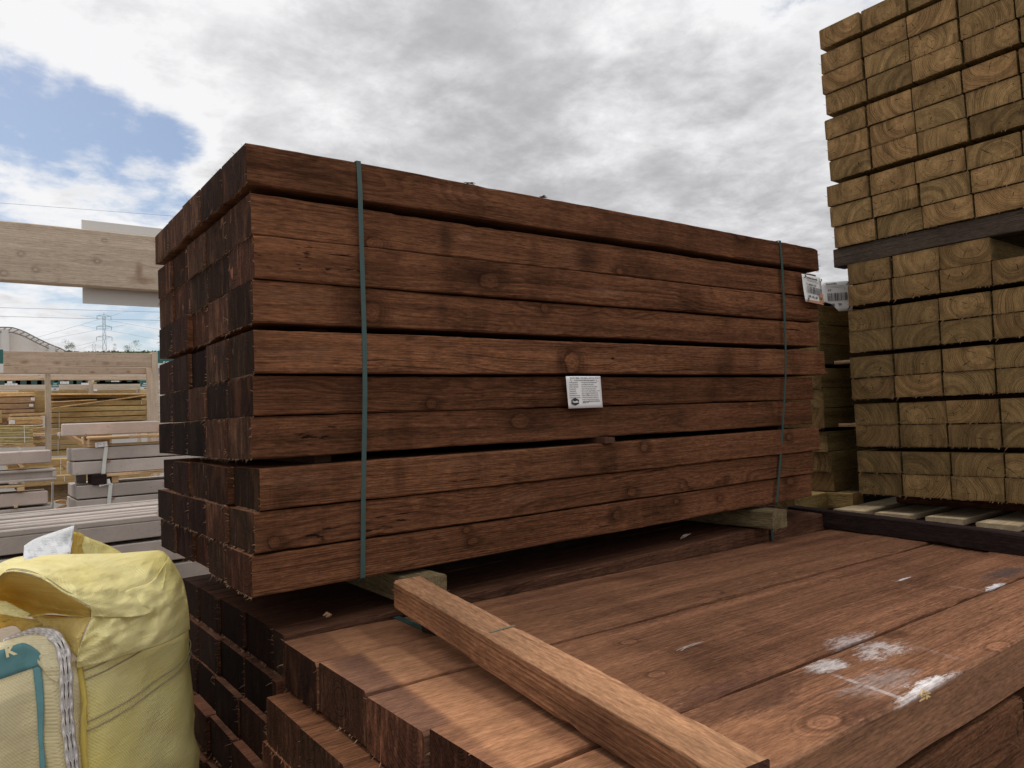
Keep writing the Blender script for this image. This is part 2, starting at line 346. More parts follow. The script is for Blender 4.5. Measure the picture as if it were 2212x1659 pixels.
    setc(t, bs.inputs['Base Color'], c); bs.inputs['Roughness'].default_value = rough; bs.inputs['Specular IOR Level'].default_value = .03 if end else .05
    hgt = M(t, 'ADD', M(t, 'MULTIPLY', fib, .5), M(t, 'ADD', M(t, 'MULTIPLY', late, -.25), M(t, 'MULTIPLY', stk, .5)))
    if hcrack is not None: hgt = M(t, 'SUBTRACT', hgt, hcrack)
    b = N(t, 'ShaderNodeBump', {'Height': hgt, 'Strength': bump, 'Distance': .004}); t.links.new(b.outputs[0], bs.inputs['Normal'])
    return m

BL, BD = (.146, .062, .0305), (.046, .0182, .0094)
brown = wood('brown_treated_timber', BL, BD, tone=.17, blotch=.55, knot=.7, streak=.5, fibre=.6, ringc=.65)
brown_end = wood('brown_treated_end_grain', (.046, .021, .0125), (.013, .007, .0054), end=True, tone=.55, blotch=.6, blotchcol=(.010, .008, .009), knot=0, pith=(.12, .12), streak=.6, streakcol=(.115, .052, .029), ringc=.75)
shaded_end = wood('shaded_black_end_grain', (.024, .012, .009), (.008, .005, .004), end=True, tone=.5, blotch=.6, blotchcol=(.005, .004, .004), knot=0, pith=(.12, .12), streak=.5, streakcol=(.040, .019, .012), ringc=.75)  # near-black shade at the pack ends is put into this colour
brown_shaded = wood('shaded_dark_timber', (.105, .046, .027), (.036, .0155, .0098), tone=.2, blotch=.5, knot=.4, streak=.5, fibre=.6, ringc=.6)  # shade over the lower rear pack is put into this colour
green = wood('green_treated_timber', (.21, .148, .060), (.12, .078, .031), tone=.15, blotch=.3, knot=.6)
green_end = wood('green_treated_end_grain', (.240, .149, .066), (.080, .045, .0185), end=True, spacing=.0060, ringc=.72, tone=.18, contrast=.2, knot=0, pith=(.22, .17), cracks=True, blotch=.42, streak=.25, rough=.75)
pale = wood('pale_softwood', (.62, .43, .25), (.46, .29, .15), contrast=.15, tone=.12, blotch=.15, streak=.25)
tan = wood('tan_treated_boards', (.50, .36, .17), (.32, .21, .09), contrast=.15, tone=.2, blotch=.3)
weathered = wood('weathered_softwood', (.54, .44, .34), (.40, .315, .24), contrast=.15, tone=.08, blotch=.22, blotchcol=(.26, .16, .10), streak=.3, knot=1.0, sawn=.15)
blackened = wood('blackened_timber', (.034, .022, .020), (.014, .010, .010), tone=.1, blotch=.4)
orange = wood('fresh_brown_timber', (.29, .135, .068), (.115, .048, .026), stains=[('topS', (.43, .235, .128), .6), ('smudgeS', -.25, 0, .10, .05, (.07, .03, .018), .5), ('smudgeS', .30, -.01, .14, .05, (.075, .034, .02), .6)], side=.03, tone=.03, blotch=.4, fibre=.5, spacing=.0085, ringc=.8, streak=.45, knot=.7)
orange_end = wood('fresh_brown_end_grain', (.10, .05, .035), (.05, .026, .02), end=True, tone=.05, knot=0)
torn = plain('torn_wood_fibre', (.26, .15, .085), .8, .3, 80)
strap_green = plain('green_strapping', (.030, .066, .059), .45, .2, 60, spec=.45)
strap_white = plain('white_strapping', (.62, .64, .60), .5, .1, 60)
paper = plain('white_label_paper', (.78, .77, .76), .6, .06, 25)
ink = plain('black_ink', (.03, .03, .035), .6, .1)
def concrete_mat(name, col, pits=.5):
    m, t, bs = newmat(name); tc = N(t, 'ShaderNodeTexCoord').outputs['Object']; oi = N(t, 'ShaderNodeObjectInfo').outputs['Random']
    tc = VM(t, 'ADD', tc, XYZ(t, M(t, 'MULTIPLY', oi, 37.0), 0.0, M(t, 'MULTIPLY', oi, 11.0)))
    big = NOI(t, tc, 3.0, 5, .6); sm = NOI(t, tc, 70, 4, .65); pt = NOI(t, tc, 32, 3, .5)
    c = MIX(t, SS(t, big, .3, .7), tuple(a * .82 for a in col), tuple(min(1, a * 1.12) for a in col))
    c = MIX(t, M(t, 'MULTIPLY', SS(t, sm, .5, .75), .35), c, tuple(a * .7 for a in col))
    c = MIX(t, M(t, 'MULTIPLY', SS(t, pt, .69, .73), pits), c, tuple(a * .3 for a in col))
    tn = MR(t, oi, 0, 1, .9, 1.1); c = MIX(t, 1.0, c, N(t, 'ShaderNodeCombineColor', {0: tn, 1: tn, 2: tn}).outputs[0], 'MULTIPLY')
    setc(t, bs.inputs[0], c); bs.inputs['Roughness'].default_value = .92; bs.inputs['Specular IOR Level'].default_value = .2
    b = N(t, 'ShaderNodeBump', {'Height': M(t, 'SUBTRACT', sm, pt), 'Strength': .3, 'Distance': .004}); t.links.new(b.outputs[0], bs.inputs['Normal']); return m
concrete = concrete_mat('cast_concrete', (.46, .405, .365), .35)
concrete_pink = concrete_mat('pinkish_cast_concrete', (.49, .405, .355), .7)
concrete_dark = plain('dark_grey_concrete', (.27, .24, .225), .9, .25, 25, bump=.3)  # darker grey concrete for the small block
teal_paint = plain('dark_teal_sign', (.03, .13, .12), .5, .08)
sign_white = plain('white_sign_board', (.62, .61, .58), .5, .04)
white_letter = plain('white_lettering', (.8, .8, .78), .6, .02)

# ------------------------------------------------------------------ timber meshes
def sleeper_mesh(name, L, Wd, H, seed, mats, fuzz=46, ends=(-1, 1), segs=26, r0=.0028, bow=0.0):
    g = random.Random(seed); mb = MB()
    xs = [-L / 2 + L * i / segs for i in range(segs + 1)]
    prof = []
    ph = [g.uniform(0, 6.28) for _ in range(8)]
    for i, xx in enumerate(xs):
        ring = []
        for ci, (sy, sz) in enumerate(((-1, -1), (1, -1), (1, 1), (-1, 1))):
            r = r0 + .0022 * max(0, math.sin(xx * 9 + ph[ci]) + g.uniform(-.4, .4))
            if g.random() < .05: r += g.uniform(.002, .006)
            jy = .001 * math.sin(xx * 5 + ph[4 + ci]) + g.uniform(-.0008, .0008); jz = .0008 * math.sin(xx * 7 + ph[ci]) + g.uniform(-.0007, .0007)
            a = (xx, sy * (Wd / 2 - r) + jy, sz * H / 2 + jz); b = (xx, sy * Wd / 2 + jy, sz * (H / 2 - r) + jz)
            bw = bow * (1 - (2 * xx / L) ** 2); a = (a[0], a[1] + bw, a[2]); b = (b[0], b[1] + bw, b[2])
            ring += [b, a] if ci in (0, 2) else [a, b]
        prof.append(ring)
    n = 8
    vs = [p for ring in prof for p in ring]
    mb.add(vs, [(i * n + k, i * n + (k + 1) % n, (i + 1) * n + (k + 1) % n, (i + 1) * n + k) for i in range(segs) for k in range(n)], 0)
    for e in (0, segs):
        mb.add(prof[e], [tuple(range(n))], 1)
    # torn fibres along the sawn ends
    for sgn in ends:
        for _ in range(fuzz):
            side = g.choices('bstr', (8, 1.2, 1, 1.2))[0]
            ln = g.uniform(.003, .012) if g.random() < .85 else g.uniform(.010, .022); wd = g.uniform(.0005, .0013)
            if side in 'bt':
                p = Vector((sgn * (L / 2 - .001), g.uniform(-Wd / 2, Wd / 2), (-H / 2 if side == 'b' else H / 2)))
                dr = Vector((sgn * g.uniform(.1, .9), g.uniform(-.8, .8), g.uniform(-1, -.2) if side == 'b' else g.uniform(.1, .7)))
                w3 = Vector((0, wd, 0))
            else:
                p = Vector((sgn * (L / 2 - .001), (-1 if side == 's' else 1) * Wd / 2, g.uniform(-H / 2, H / 2)))
                dr = Vector((sgn * g.uniform(.2, .9), (-1 if side == 's' else 1) * g.uniform(.1, .8), g.uniform(-.6, .5))); w3 = Vector((0, 0, wd))
            dr.normalize(); q = p + dr * ln * .55; e2 = p + dr * ln + Vector((0, 0, g.uniform(-.3, .3) * ln))
            mb.add([p - w3, p + w3, q + w3 * .7, q - w3 * .7, e2], [(0, 1, 2, 3), (3, 2, 4)], 2)
    me = mb.mesh(name)
    for m in mats: me.materials.append(m)
    if len(mats) == 2: me.materials.append(torn)
    return me
BROWN = [sleeper_mesh('brown_sleeper', 2.4, .2, .1, 10 + i, (brown, brown_end), ends=(-1, 1)) for i in range(5)]
green_shaded = wood('shaded_green_timber', (.15, .104, .042), (.085, .055, .022), tone=.15, blotch=.3, knot=.6)  # darker copy of green: shade over the lower pack put into the colour
green_shaded_end = wood('shaded_green_end_grain', (.205, .128, .056), (.066, .038, .016), end=True, spacing=.0060, ringc=.72, tone=.18, knot=0, pith=(.22, .17), cracks=True, blotch=.3, streak=.18, rough=.75, contrast=.18)
SHADED_GREEN = [sleeper_mesh('shaded_green_sleeper', 2.4, .2, .1, 50 + i, (green_shaded, green_shaded_end), fuzz=18, ends=(-1,), r0=.0016) for i in range(4)]
GREEN = [sleeper_mesh('green_sleeper', 2.4, .2, .1, 40 + i, (green, green_end), fuzz=18, ends=(-1,), r0=.0016) for i in range(4)]
DARKEND = [sleeper_mesh('brown_sleeper', 2.4, .2, .1, 60 + i, (brown, shaded_end), ends=(-1,)) for i in range(3)]
SHADED = [sleeper_mesh('shaded_sleeper', 2.4, .2, .1, 30 + i, (brown_shaded, shaded_end), ends=(-1,)) for i in range(4)]
def put(me, name, c, half, tilt=0.0, rz=0.0, ref=(2.4, .2, .1), label=None, cat='sleeper', group=None):
    """copy of a timber mesh: c centre, half = full size (l,w,h)"""
    o = bpy.data.objects.new(name, me); COL.objects.link(o); o.location = c
    o.scale = tuple(a / b for a, b in zip(half, ref)); o.rotation_euler = (0, -tilt, rz)
    return tag(o, label, cat, group)

# ------------------------------------------------------------------ ground
GZ = -1.235
m, t, bs = newmat('yard_hardstanding')
tc = N(t, 'ShaderNodeTexCoord').outputs['Object']
c = MIX(t, NOI(t, tc, 1.3, 6, .6), (.17, .145, .125), (.30, .265, .235))
c = MIX(t, M(t, 'MULTIPLY', NOI(t, tc, 90, 3, .7), .5), c, (.12, .105, .095))
setc(t, bs.inputs[0], c); bs.inputs['Roughness'].default_value = .95
gb = MB().grid([[(x, y, GZ) for x in (-400, -20, 0, 20, 400)] for y in (-200, -20, 0, 20, 60, 600)])
tag(gb.build('ground', m), kind='structure')

# ------------------------------------------------------------------ the strapped brown pack
LT = [(305.5, 395), (413, 508), (509, 598.5), (600, 697), (713, 807.5), (808.5, 901.5), (902.5, 991.7), (1012, 1106.5), (1107.5, 1200), (1201, 1296)]
LX = [532, 543.5, 549, 548, 547, 548.5, 546.5, 559.3, 550, 546]
RT = [(537, 585.5), (593, 641.5), (642.5, 697.5), (699, 749), (758, 811), (815, 861.5), (862.5, 918), (923, 973), (974, 1023), (1024, 1073)]
RX = [1767, 1765.5, 1767.5, 1770, 1779, 1759, 1759, 1766, 1757, 1755]
rowz = []
DK = (.020, .0095, .007); LTN = (.24, .118, .068)
FEAT = {0: [('K', 1600, 510, 12, 9), ('D', 700, 370, 60, 16, DK, .35), ('L', 1000, 420, 60, 12, LTN, .25)],
 1: [('K', 812, 527, 20, 17), ('D', 966, 520, 16, 46, DK, .75), ('L', 1008, 512, 16, 8, LTN, .7), ('D', 1272, 560, 26, 40, DK, .8), ('K', 1342, 586, 9, 9), ('L', 1225, 550, 20, 30, LTN, .25), ('D', 1160, 550, 14, 34, DK, .4)],
 2: [('K', 1058, 606, 24, 18), ('S', 660, 560, 150, 30), ('S', 990, 578, 16, 14), ('L', 1310, 632, 40, 10, LTN, .5), ('D', 1030, 590, 30, 12, DK, .4)],
 3: [('K', 806, 672, 22, 24), ('D', 962, 672, 14, 34, DK, .6), ('K', 1182, 664, 9, 12), ('L', 640, 640, 90, 20, LTN, .35), ('D', 1280, 690, 30, 22, DK, .4)],
 4: [('K', 1232, 785, 18, 26), ('D', 1206, 785, 7, 24, DK, .55), ('S', 760, 768, 22, 7), ('S', 1330, 777, 14, 5), ('D', 880, 775, 10, 26, DK, .45), ('L', 640, 765, 90, 22, LTN, .3), ('D', 1010, 770, 9, 20, DK, .4)],
 5: [('K', 936, 872, 14, 13), ('D', 1420, 845, 26, 22, DK, .4), ('D', 760, 860, 22, 34, DK, .4)],
 6: [('S', 640, 935, 120, 20), ('D', 1180, 915, 40, 26, DK, .5), ('K', 1130, 910, 22, 18), ('D', 1470, 900, 24, 20, DK, .4), ('D', 850, 935, 9, 26, DK, .4)],
 7: [('K', 1386, 966, 9, 12), ('K', 1700, 945, 7, 8), ('D', 860, 1025, 14, 36, DK, .5), ('L', 640, 1040, 80, 20, LTN, .3), ('L', 1000, 1000, 70, 16, LTN, .25)],
 8: [('K', 592, 1172, 15, 16), ('K', 1366, 1064, 11, 12), ('S', 780, 1140, 120, 24), ('L', 1130, 1075, 50, 14, LTN, .3)],
 9: [('K', 1010, 1146, 9, 9), ('K', 1024, 1170, 14, 10), ('K', 1333, 1112, 10, 12), ('K', 1463, 1083, 6, 6), ('K', 1558, 1077, 6, 8), ('D', 1320, 1120, 10, 18, DK, .5), ('K', 1710, 1040, 9, 11)]}
gj = random.Random(3)
ROWW = ['top row', 'second row down', 'third row down', 'fourth row down', 'fifth row down', 'sixth row down', 'seventh row down', 'eighth row down', 'ninth row down', 'bottom row']
COLW = ['on the long face', 'second from the long face', 'middle of the row', 'fourth from the long face', 'rearmost']
for i in range(10):
    a, b = at(LX[i], LT[i][0], 'y', 0), at(LX[i], LT[i][1], 'y', 0)
    c, d2 = at(RX[i], RT[i][0], 'y', 0), at(RX[i], RT[i][1], 'y', 0)
    zl, zr = (a.z + b.z) / 2, (c.z + d2.z) / 2
    h = ((a.z - b.z) + (c.z - d2.z)) / 2 - .0030
    x0, x1 = (a.x + b.x) / 2, (c.x + d2.x) / 2
    tilt = math.atan2(zr - zl, x1 - x0); rowz.append((zl, zr, h, tilt))
    for j in range(5):
        if j == 0: xa, xb, yo = x0, x1, [-.002, .004, .001, .006, -.007, .006, .011, -.008, -.001, .005][i]
        else: xa = x0 + gj.uniform(-.004, .004) + (.010 if gj.random() < .06 else 0); xb = xa + 2.4 + gj.uniform(-.01, .01); yo = gj.uniform(0, .002)
        if i == 9 and j > 0: xa += .012; xb += .01
        if i == 7 and j > 0: xa -= .008
        me_ = BROWN[(i * 3 + j) % 5] if (j < 3 or i < 3) and not (j == 2 and i in (4, 6, 8)) else DARKEND[(i + j) % 3]
        if j == 0:
            st = []
            for f_ in FEAT[i]:
                p = at(f_[1], f_[2], 'y', 0); sc_ = ((at(f_[1] + f_[3], f_[2], 'y', 0) - p).length, (at(f_[1], f_[2] + f_[4], 'y', 0) - p).length)
                lx = (p.x - (xa + xb) / 2) * 2.4 / (xb - xa); lz = (p.z - (zl + (zr - zl) * (p.x - xa) / (xb - xa))) * .1 / h
                st.append(({'K': 'knotS', 'D': 'smudgeS', 'L': 'smudgeS', 'S': 'splitS'}[f_[0]], lx, lz, sc_[0], sc_[1]) + tuple(f_[5:]))
            fm = wood('brown_front_face', tuple(a * (.92, 1.10, 1.04, 1.06, 1.32, .82, .82, 1.30, 1.04, 1.10)[i] for a in BL), BD, tone=.05, blotch=.5, knot=.25, streak=.5, fibre=.6, ringc=.65, stains=st)
            me_ = sleeper_mesh('brown_sleeper', 2.4, .2, .1, 200 + i, (fm, brown_end), segs=60, bow=(-.003, .003, -.002, .004, -.004, .003, .002, -.004, .002, -.003)[i])
        lab = ('dark brown sleeper in the strapped pack, %s, %s' % (ROWW[i], COLW[j]))
        put(me_, 'timber_sleeper', ((xa + xb) / 2, .2 * j + .1 + yo, (zl + zr) / 2 + gj.uniform(-.001, .001)), (xb - xa, .1975, h), tilt, gj.uniform(-.0008, .0008), label=lab, group='brown sleepers in the strapped pack')
# laths in the gaps
def zrow(i, x, top):
    zl, zr, h, tl = rowz[i]; return zl + (zr - zl) * x / 2.4 + (h / 2 if top else -h / 2)
lathm = plain('dark_brown_lath', (.07, .032, .018), .9, .3, 60)
lath_me = MB().box((-.022, -.45, -.009), (.022, .5, .009), 0, .001).mesh('spacer_lath'); lath_me.materials.append(lathm)
LN = ['nearest the end grain', 'at mid length', 'nearest the barcode labels']
for up, dn, nm in ((0, 1, 'uppermost gap'), (3, 4, 'middle gap'), (6, 7, 'lowest gap')):
    for k, xx in enumerate((.20, 1.10, 2.2)):
        za, zb = zrow(up, xx, False), zrow(dn, xx, True)
        o = bpy.data.objects.new('spacer_lath', lath_me); COL.objects.link(o)
        o.location = (xx + gj.uniform(-.02, .02), .530 - (.105 if (up, k) == (6, 1) else 0), (za + zb) / 2); o.scale = (1, 1, max(.3, (za - zb - .001) / .018))
        tag(o, 'thin brown lath in the %s of the strapped pack, %s' % (nm, LN[k]), 'lath', 'laths between rows of the strapped pack')
# straps
def ribbon(mb, pts, wdir, w, th=.0012, nrm=None, mi=0):
    P = [Vector(p) for p in pts]; rows = []
    for i, p in enumerate(P):
        n = Vector(nrm[i]) if nrm else Vector((0, -1, 0))
        ww = Vector(wdir).normalized() * ((w[min(i, len(w) - 1)] if isinstance(w, list) else w) / 2)
        rows.append([p - ww, p + ww, p + ww + n * th, p - ww + n * th, p - ww])
    mb.grid(rows, mi); return mb
def pack_strap(xs_top, front, label):
    """front: list of (px,py) along the front face of the strap centre, top to bottom"""
    F = [at(px, py, 'y', -.0075) for px, py in front]
    zt, zb = rowz[0][0] + (rowz[0][1] - rowz[0][0]) * F[0].x / 2.4 + rowz[0][2] / 2, F[-1].z
    pts = [Vector((F[0].x, 1.0, zt + .004)), Vector((F[0].x, .5, zt + .004)), Vector((F[0].x, .02, zt + .004)), Vector((F[0].x, -.003, zt + .003))]
    nr = [(0, 0, 1), (0, 0, 1), (0, 0, 1), (0, -.7, .7)]
    for p in F[1:-1]: pts.append(p); nr.append((0, -1, 0))
    zb = rowz[9][0] + (rowz[9][1] - rowz[9][0]) * F[-1].x / 2.4 - rowz[9][2] / 2
    pts += [Vector((F[-1].x, -.0075, zb + .004)), Vector((F[-1].x, .004, zb - .003)), Vector((F[-1].x, 1.0, zb - .003))]; nr += [(0, -1, 0), (0, -.7, -.7), (0, 0, -1)]
    mb = MB(); ribbon(mb, pts, (1, 0, 0), xs_top, .0014, nr)
    return tag(mb.build('steel_strap', strap_green), label, 'strap', 'green straps round the timber packs')
pack_strap([.0125] * 15, [(776, 352), (777.5, 410), (780, 508), (783, 600), (786, 700), (787.5, 760), (788, 850), (787, 930), (785.5, 1010), (784.5, 1090), (784, 1150), (783.5, 1250)][:10] + [(783.5, 1250)], 'wide green strap round the tall brown pack close to its end grain')
pack_strap([.0145, .0145, .0145, .014, .013, .0125, .012, .011, .010, .010, .011, .012, .0125, .0125, .0125], [(1687, 524), (1690, 585), (1692.5, 640), (1695, 700), (1697, 760), (1696.5, 815), (1693.5, 870), (1690, 930), (1686, 985), (1681.5, 1040), (1677.5, 1085)], 'slack twisted green strap round the tall brown pack beside the barcode label')

# ------------------------------------------------------------------ writing
def text(body, size, mat, parent, loc, rot, name='lettering', sx=1.0, align='LEFT', space=1.0, bold=0.0, line=1.0):
    cu = bpy.data.curves.new(name, 'FONT'); cu.body = body; cu.size = size; cu.align_x = align; cu.space_line = line; cu.offset = bold; cu.extrude = .0001
    cu.materials.append(mat); o = bpy.data.objects.new(name, cu); COL.objects.link(o); o.parent = parent; o.location = loc; o.rotation_euler = rot; o.scale = (sx, 1, 1)
    return o
def paper_sheet(w_, h_, bend=.004, curl=.0, nx=8, ny=8, cut=None):
    P = []
    for i in range(ny + 1):
        v = i / ny; row = []
        for j in range(nx + 1):
            u = j / nx
            row.append((u * w_ - (0 if not cut else cut(u, v)), -bend * math.sin(u * 3.1) * (.3 + .7 * v) - curl * v * v, -v * h_))
        P.append(row)
    return P
def solid(o, th):
    md = o.modifiers.new('thickness', 'SOLIDIFY'); md.thickness = th; md.offset = 0; return o
RX90 = (rad(90), 0, 0)
# treatment notice stapled to the front face
p0 = at(*src(1500 + 615 / 7.9, 980 + 548 / 7.9), 'y', -.012)
e = empty('treatment_notice', p0, 'square white notice with small print and hexagon badge stapled on the tall brown pack', 'label')
P = [[(j / 8 * .146 + (.004 * (i / 8) if j else .006 * i / 8), -.002 * math.sin(j / 8 * 3.1), -i / 8 * .099) for j in range(9)] for i in range(9)]
solid(MB().grid(P).build('paper', paper, e, smooth=True), .0005)
text('TREATED TIMBER CONTAINING A BIOCIDAL PRODUCT', .0056, ink, e, (.012, -.0042, -.0075), RX90, sx=.92, bold=.0001)
text('Control of wood destroying organisms', .0058, ink, e, (.030, -.0042, -.0140), RX90, sx=.95, bold=.00006)
text('Active Ingredients:\nCopper Carbonate /\nCopper Hydroxide\nPropiconazole\nTebuconazole\nN,N-Didecyl-N,\nN-dimethylammonium\nCarbonate/bicarbonate', .0052, ink, e, (.009, -.0042, -.0212), RX90, sx=.92, line=1.28)
text('Wear gloves when handling timber.\nAvoid inhalation of sawdust.\nDo not use in contact with drinking\nwater or for direct food contact.\nDo not use for animal bedding, or in fish\nponds or for grain lining (sand) barns.\nDispose of treated wood responsibly.\nIndustrial waste should be disposed of\nthrough an authorised waste contractor.', .0050, ink, e, (.060, -.0042, -.0212), RX90, sx=.92, line=1.32)
text('THIS WOOD PRESERVATIVE IS A BPR APPROVED\nPRODUCT   PT8', .0040, ink, e, (.062, -.0042, -.0800), RX90, sx=.85, bold=.00008)
hx = [(math.cos(rad(90 + 60 * k)) * .0185 * .98, 0, math.sin(rad(90 + 60 * k)) * .0120) for k in range(6)]
hb = MB().add(hx, [(0, 1, 2, 3, 4, 5)]).build('badge', ink, e, (.031, -.0040, -.0790))
text('Tanalith', .0085, white_letter, hb, (0, -.0008, -.0028), RX90, align='CENTER', bold=.0003, sx=.9)
MB().tube([(0, 0, 0), (.006, -.001, -.007)], .0006, 4).build('staple', ink, e, (.014, -.004, -.0095))
MB().tube([(0, 0, 0), (.006, -.001, -.007)], .0006, 4).build('staple', ink, e, (.122, -.004, -.0105))
MB().tube([(0, 0, 0), (.005, -.001, -.006)], .0006, 4).build('staple', ink, e, (.082, -.004, -.055))
def barcode(parent, x0, x1, z0, z1, y, seed):
    g = random.Random(seed); mb = MB(); x = x0
    while x < x1 - .002:
        b = g.choice((.0012, .0012, .0024, .0036)); mb.add([(x, y, z0), (x + b, y, z0), (x + b, y, z1), (x, y, z1)], [(0, 1, 2, 3)]); x += b + g.choice((.0012, .0024, .003))
    return mb.build('barcode', ink, parent)
def swirl(parent, x, z, y, s):
    mb = MB(); pts = [(x + s * (.35 * math.sin(k * .9)), y, z + s * (.5 - k / 6)) for k in range(7)]
    mb.tube(pts, [s * .14, s * .2, s * .16, s * .1, s * .16, s * .14, s * .05], 5); return mb.build('emblem', ink, parent)
zt = lambda x, y: src(2180 + x / 11.06, 740 + y / 11.06)
p0 = at(*zt(618, 262), 'y', -.022)
e = empty('barcode_label', p0, 'white barcode label with a rusty lower edge hanging off the corner of the brown pack', 'label', 'barcode labels'); e.rotation_euler = (0, rad(3), rad(2))
P = [[(j / 8 * .150 + .014 * i / 8 * (1 - .6 * j / 8), -.004 * math.sin(j / 8 * 3.1) - .006 * (i / 8) ** 2, -i / 8 * .116 + .004 * j / 8) for j in range(9)] for i in range(9)]
solid(MB().grid(P).build('paper', paper, e, smooth=True), .0006)
rusty = plain('rust_stained_paper', (.50, .27, .17), .7, .3, 40)
MB().add([(.013, -.0125, -.109), (.125, -.0125, -.104), (.150, -.0125, -.112), (.150, -.0125, -.116), (.014, -.0125, -.1165)], [(0, 1, 2, 3, 4)]).build('rusty_edge', rusty, e)
MB().add([(.118, -.0122, -.072), (.148, -.0122, -.070), (.156, -.0122, -.108), (.124, -.0122, -.1035)], [(0, 1, 2, 3)]).build('rusty_edge', rusty, e)
text('Pontrilas Sawmills', .0125, ink, e, (.020, -.0075, -.0155), RX90, sx=1.02, bold=.0003)
text('8   6668356  KG', .0125, ink, e, (.022, -.0085, -.0440), RX90, sx=.92, bold=.0002)
barcode(e, .022, .140, -.078, -.049, -.0115, 5)
text('2400  100 x 200', .0135, ink, e, (.026, -.0125, -.0965), RX90, sx=.85, bold=.0004)
text('50', .0135, ink, e, (.124, -.0133, -.0955), RX90, sx=.85, bold=.0004)
MB().tube([(.03, -.0075, -.021), (.115, -.0075, -.021)], .0005, 4).tube([(.03, -.0075, -.026), (.125, -.0075, -.026)], .0005, 4).build('ruled_line', ink, e)
for (x, z) in ((.010, -.012), (.140, -.012), (.024, -.108)): swirl(e, x, z, -.0095 if z > -.05 else -.0135, .014)
p0 = at(*zt(1215, 560), 'x', 2.905)
e = empty('barcode_label', p0, 'white barcode label with a torn corner fixed behind the end of the brown pack', 'label', 'barcode labels'); e.rotation_euler = (0, 0, rad(-48))
P = paper_sheet(.140, .150, .003, .002)
P = [[(max(x, .030 + (.045 * (max(0, i - 5) / 3))) if i > 5 else x, y, z + .004) for (x, y, z) in row] for i, row in enumerate(P)]
solid(MB().grid(P).build('paper', paper, e, smooth=True), .0006)
text('Sawmills', .0145, ink, e, (.020, -.0075, -.0110), RX90, sx=1.05, bold=.0003)
text('KF', .0145, ink, e, (.028, -.0075, -.0430), RX90, bold=.0002)
text('1', .0125, ink, e, (.105, -.0075, -.0400), RX90)
barcode(e, .026, .118, -.092, -.053, -.0075, 9)
text('200    50', .0160, ink, e, (.034, -.0085, -.1170), RX90, sx=.95, bold=.0004)
MB().tube([(.02, -.0068, -.020), (.10, -.0068, -.020)], .0005, 4).tube([(.02, -.0068, -.026), (.11, -.0068, -.026)], .0005, 4).build('ruled_line', ink, e)
for (x, z) in ((.122, -.010), (.122, -.133)): swirl(e, x, z, -.007, .016)

# ------------------------------------------------------------------ lower rear pack, under the strapped pack
RB = [.012, .088, .303, .515, .718, .92]     # seams of the rows, front to rear
RL = ['front', 'second', 'third', 'fourth', 'rearmost']
z_top = -.076
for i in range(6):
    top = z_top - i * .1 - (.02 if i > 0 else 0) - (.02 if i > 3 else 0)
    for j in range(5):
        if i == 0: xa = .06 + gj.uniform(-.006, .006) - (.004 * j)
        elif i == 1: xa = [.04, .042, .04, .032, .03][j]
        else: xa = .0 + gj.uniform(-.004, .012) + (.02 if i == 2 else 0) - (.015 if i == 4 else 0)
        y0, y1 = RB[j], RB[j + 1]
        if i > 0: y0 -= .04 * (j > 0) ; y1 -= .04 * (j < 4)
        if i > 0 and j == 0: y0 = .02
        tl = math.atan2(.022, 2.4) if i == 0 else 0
        put(SHADED[(i + 2 * j) % 4], 'timber_sleeper', (xa + 1.2, (y0 + y1) / 2, top - .05 - (.004 if i == 0 else 0)), (2.4, y1 - y0 - .002, .099), tl, 0,
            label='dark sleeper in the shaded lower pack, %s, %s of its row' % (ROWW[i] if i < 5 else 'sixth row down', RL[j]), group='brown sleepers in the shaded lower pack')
dullb = wood('dull_olive_bearer', (.165, .125, .068), (.095, .068, .036), tone=.06, blotch=.3, knot=.4)
# bearers between the two packs
for (x, lab, ye, hh) in ((.41, 'greenish bearer under the tall brown pack beside the loose timber', -.064, .07), (1.93, 'greenish bearer block under the far end of the tall brown pack', -.072, .078)):
    me = sleeper_mesh('pack_bearer', 1.0, .095, .072, int(x * 100), (dullb, dullb), fuzz=6)
    o = put(me, 'pack_bearer', (x, ye + .5, -.038 + (.003 if x > 1 else 0)), (1, .095, .068), 0, rad(90), (1, .095, .072), lab, 'bearer', 'bearers under the strapped pack')
# strap on the rear lower pack and its far end
mb = MB(); ribbon(mb, [(1.99, .012, -.066), (1.99, .005, -.072), (1.99, .004, -.13), (1.99, .004, -.3), (1.99, .004, -.9)], (1, 0, 0), .016, .0014, [(0, -.7, .7), (0, -.7, .7), (0, -1, 0), (0, -1, 0), (0, -1, 0)])
tag(mb.build('steel_strap', strap_green), 'short length of green strap down the shaded lower pack behind the dark bearer', 'strap', 'green straps round the timber packs')

# ------------------------------------------------------------------ near pack, the low one whose top we look down on
NL = [.002, -.213, -.433, -.652, -.868, -1.082]
NRr = [-.018, -.216, -.452, -.664, -.874, -1.088]
zL, zR = -.098, -.132
def topz(x): return zL + (zR - zL) * x / 2.4
XL = [.048, .050, .047, .052, .046]
def local(j, px, py):
    """point on the near pack's top in the j-th sleeper's own coordinates"""
    p = at(px, py, 'z', -.115)
    for _ in range(4): p = at(px, py, 'z', topz(p.x))
    return p
z6 = lambda x, y: src(700 + x / 2.4578, 1500 + y / 2.4578)
z7 = lambda x, y: src(1500 + x / 1.6313, 1400 + y / 1.6313)
WHITE = (.74, .72, .72)
PRINT1 = [z6(560, 650), z6(850, 855), z6(1060, 1030), z6(1385, 1290), z6(1750, 1578)]
PRINT2 = [z6(900, 700), z6(1090, 800), z6(1380, 960), z6(1720, 1190), z6(2110, 1430)]
def xline(pts, yv):
    Q = sorted([local(0, *p) for p in pts], key=lambda p: p.y)
    ys = [p.y for p in Q]; xs = [p.x for p in Q]
    A = np.polyfit(ys, xs, 1); return float(A[0] * yv + A[1])
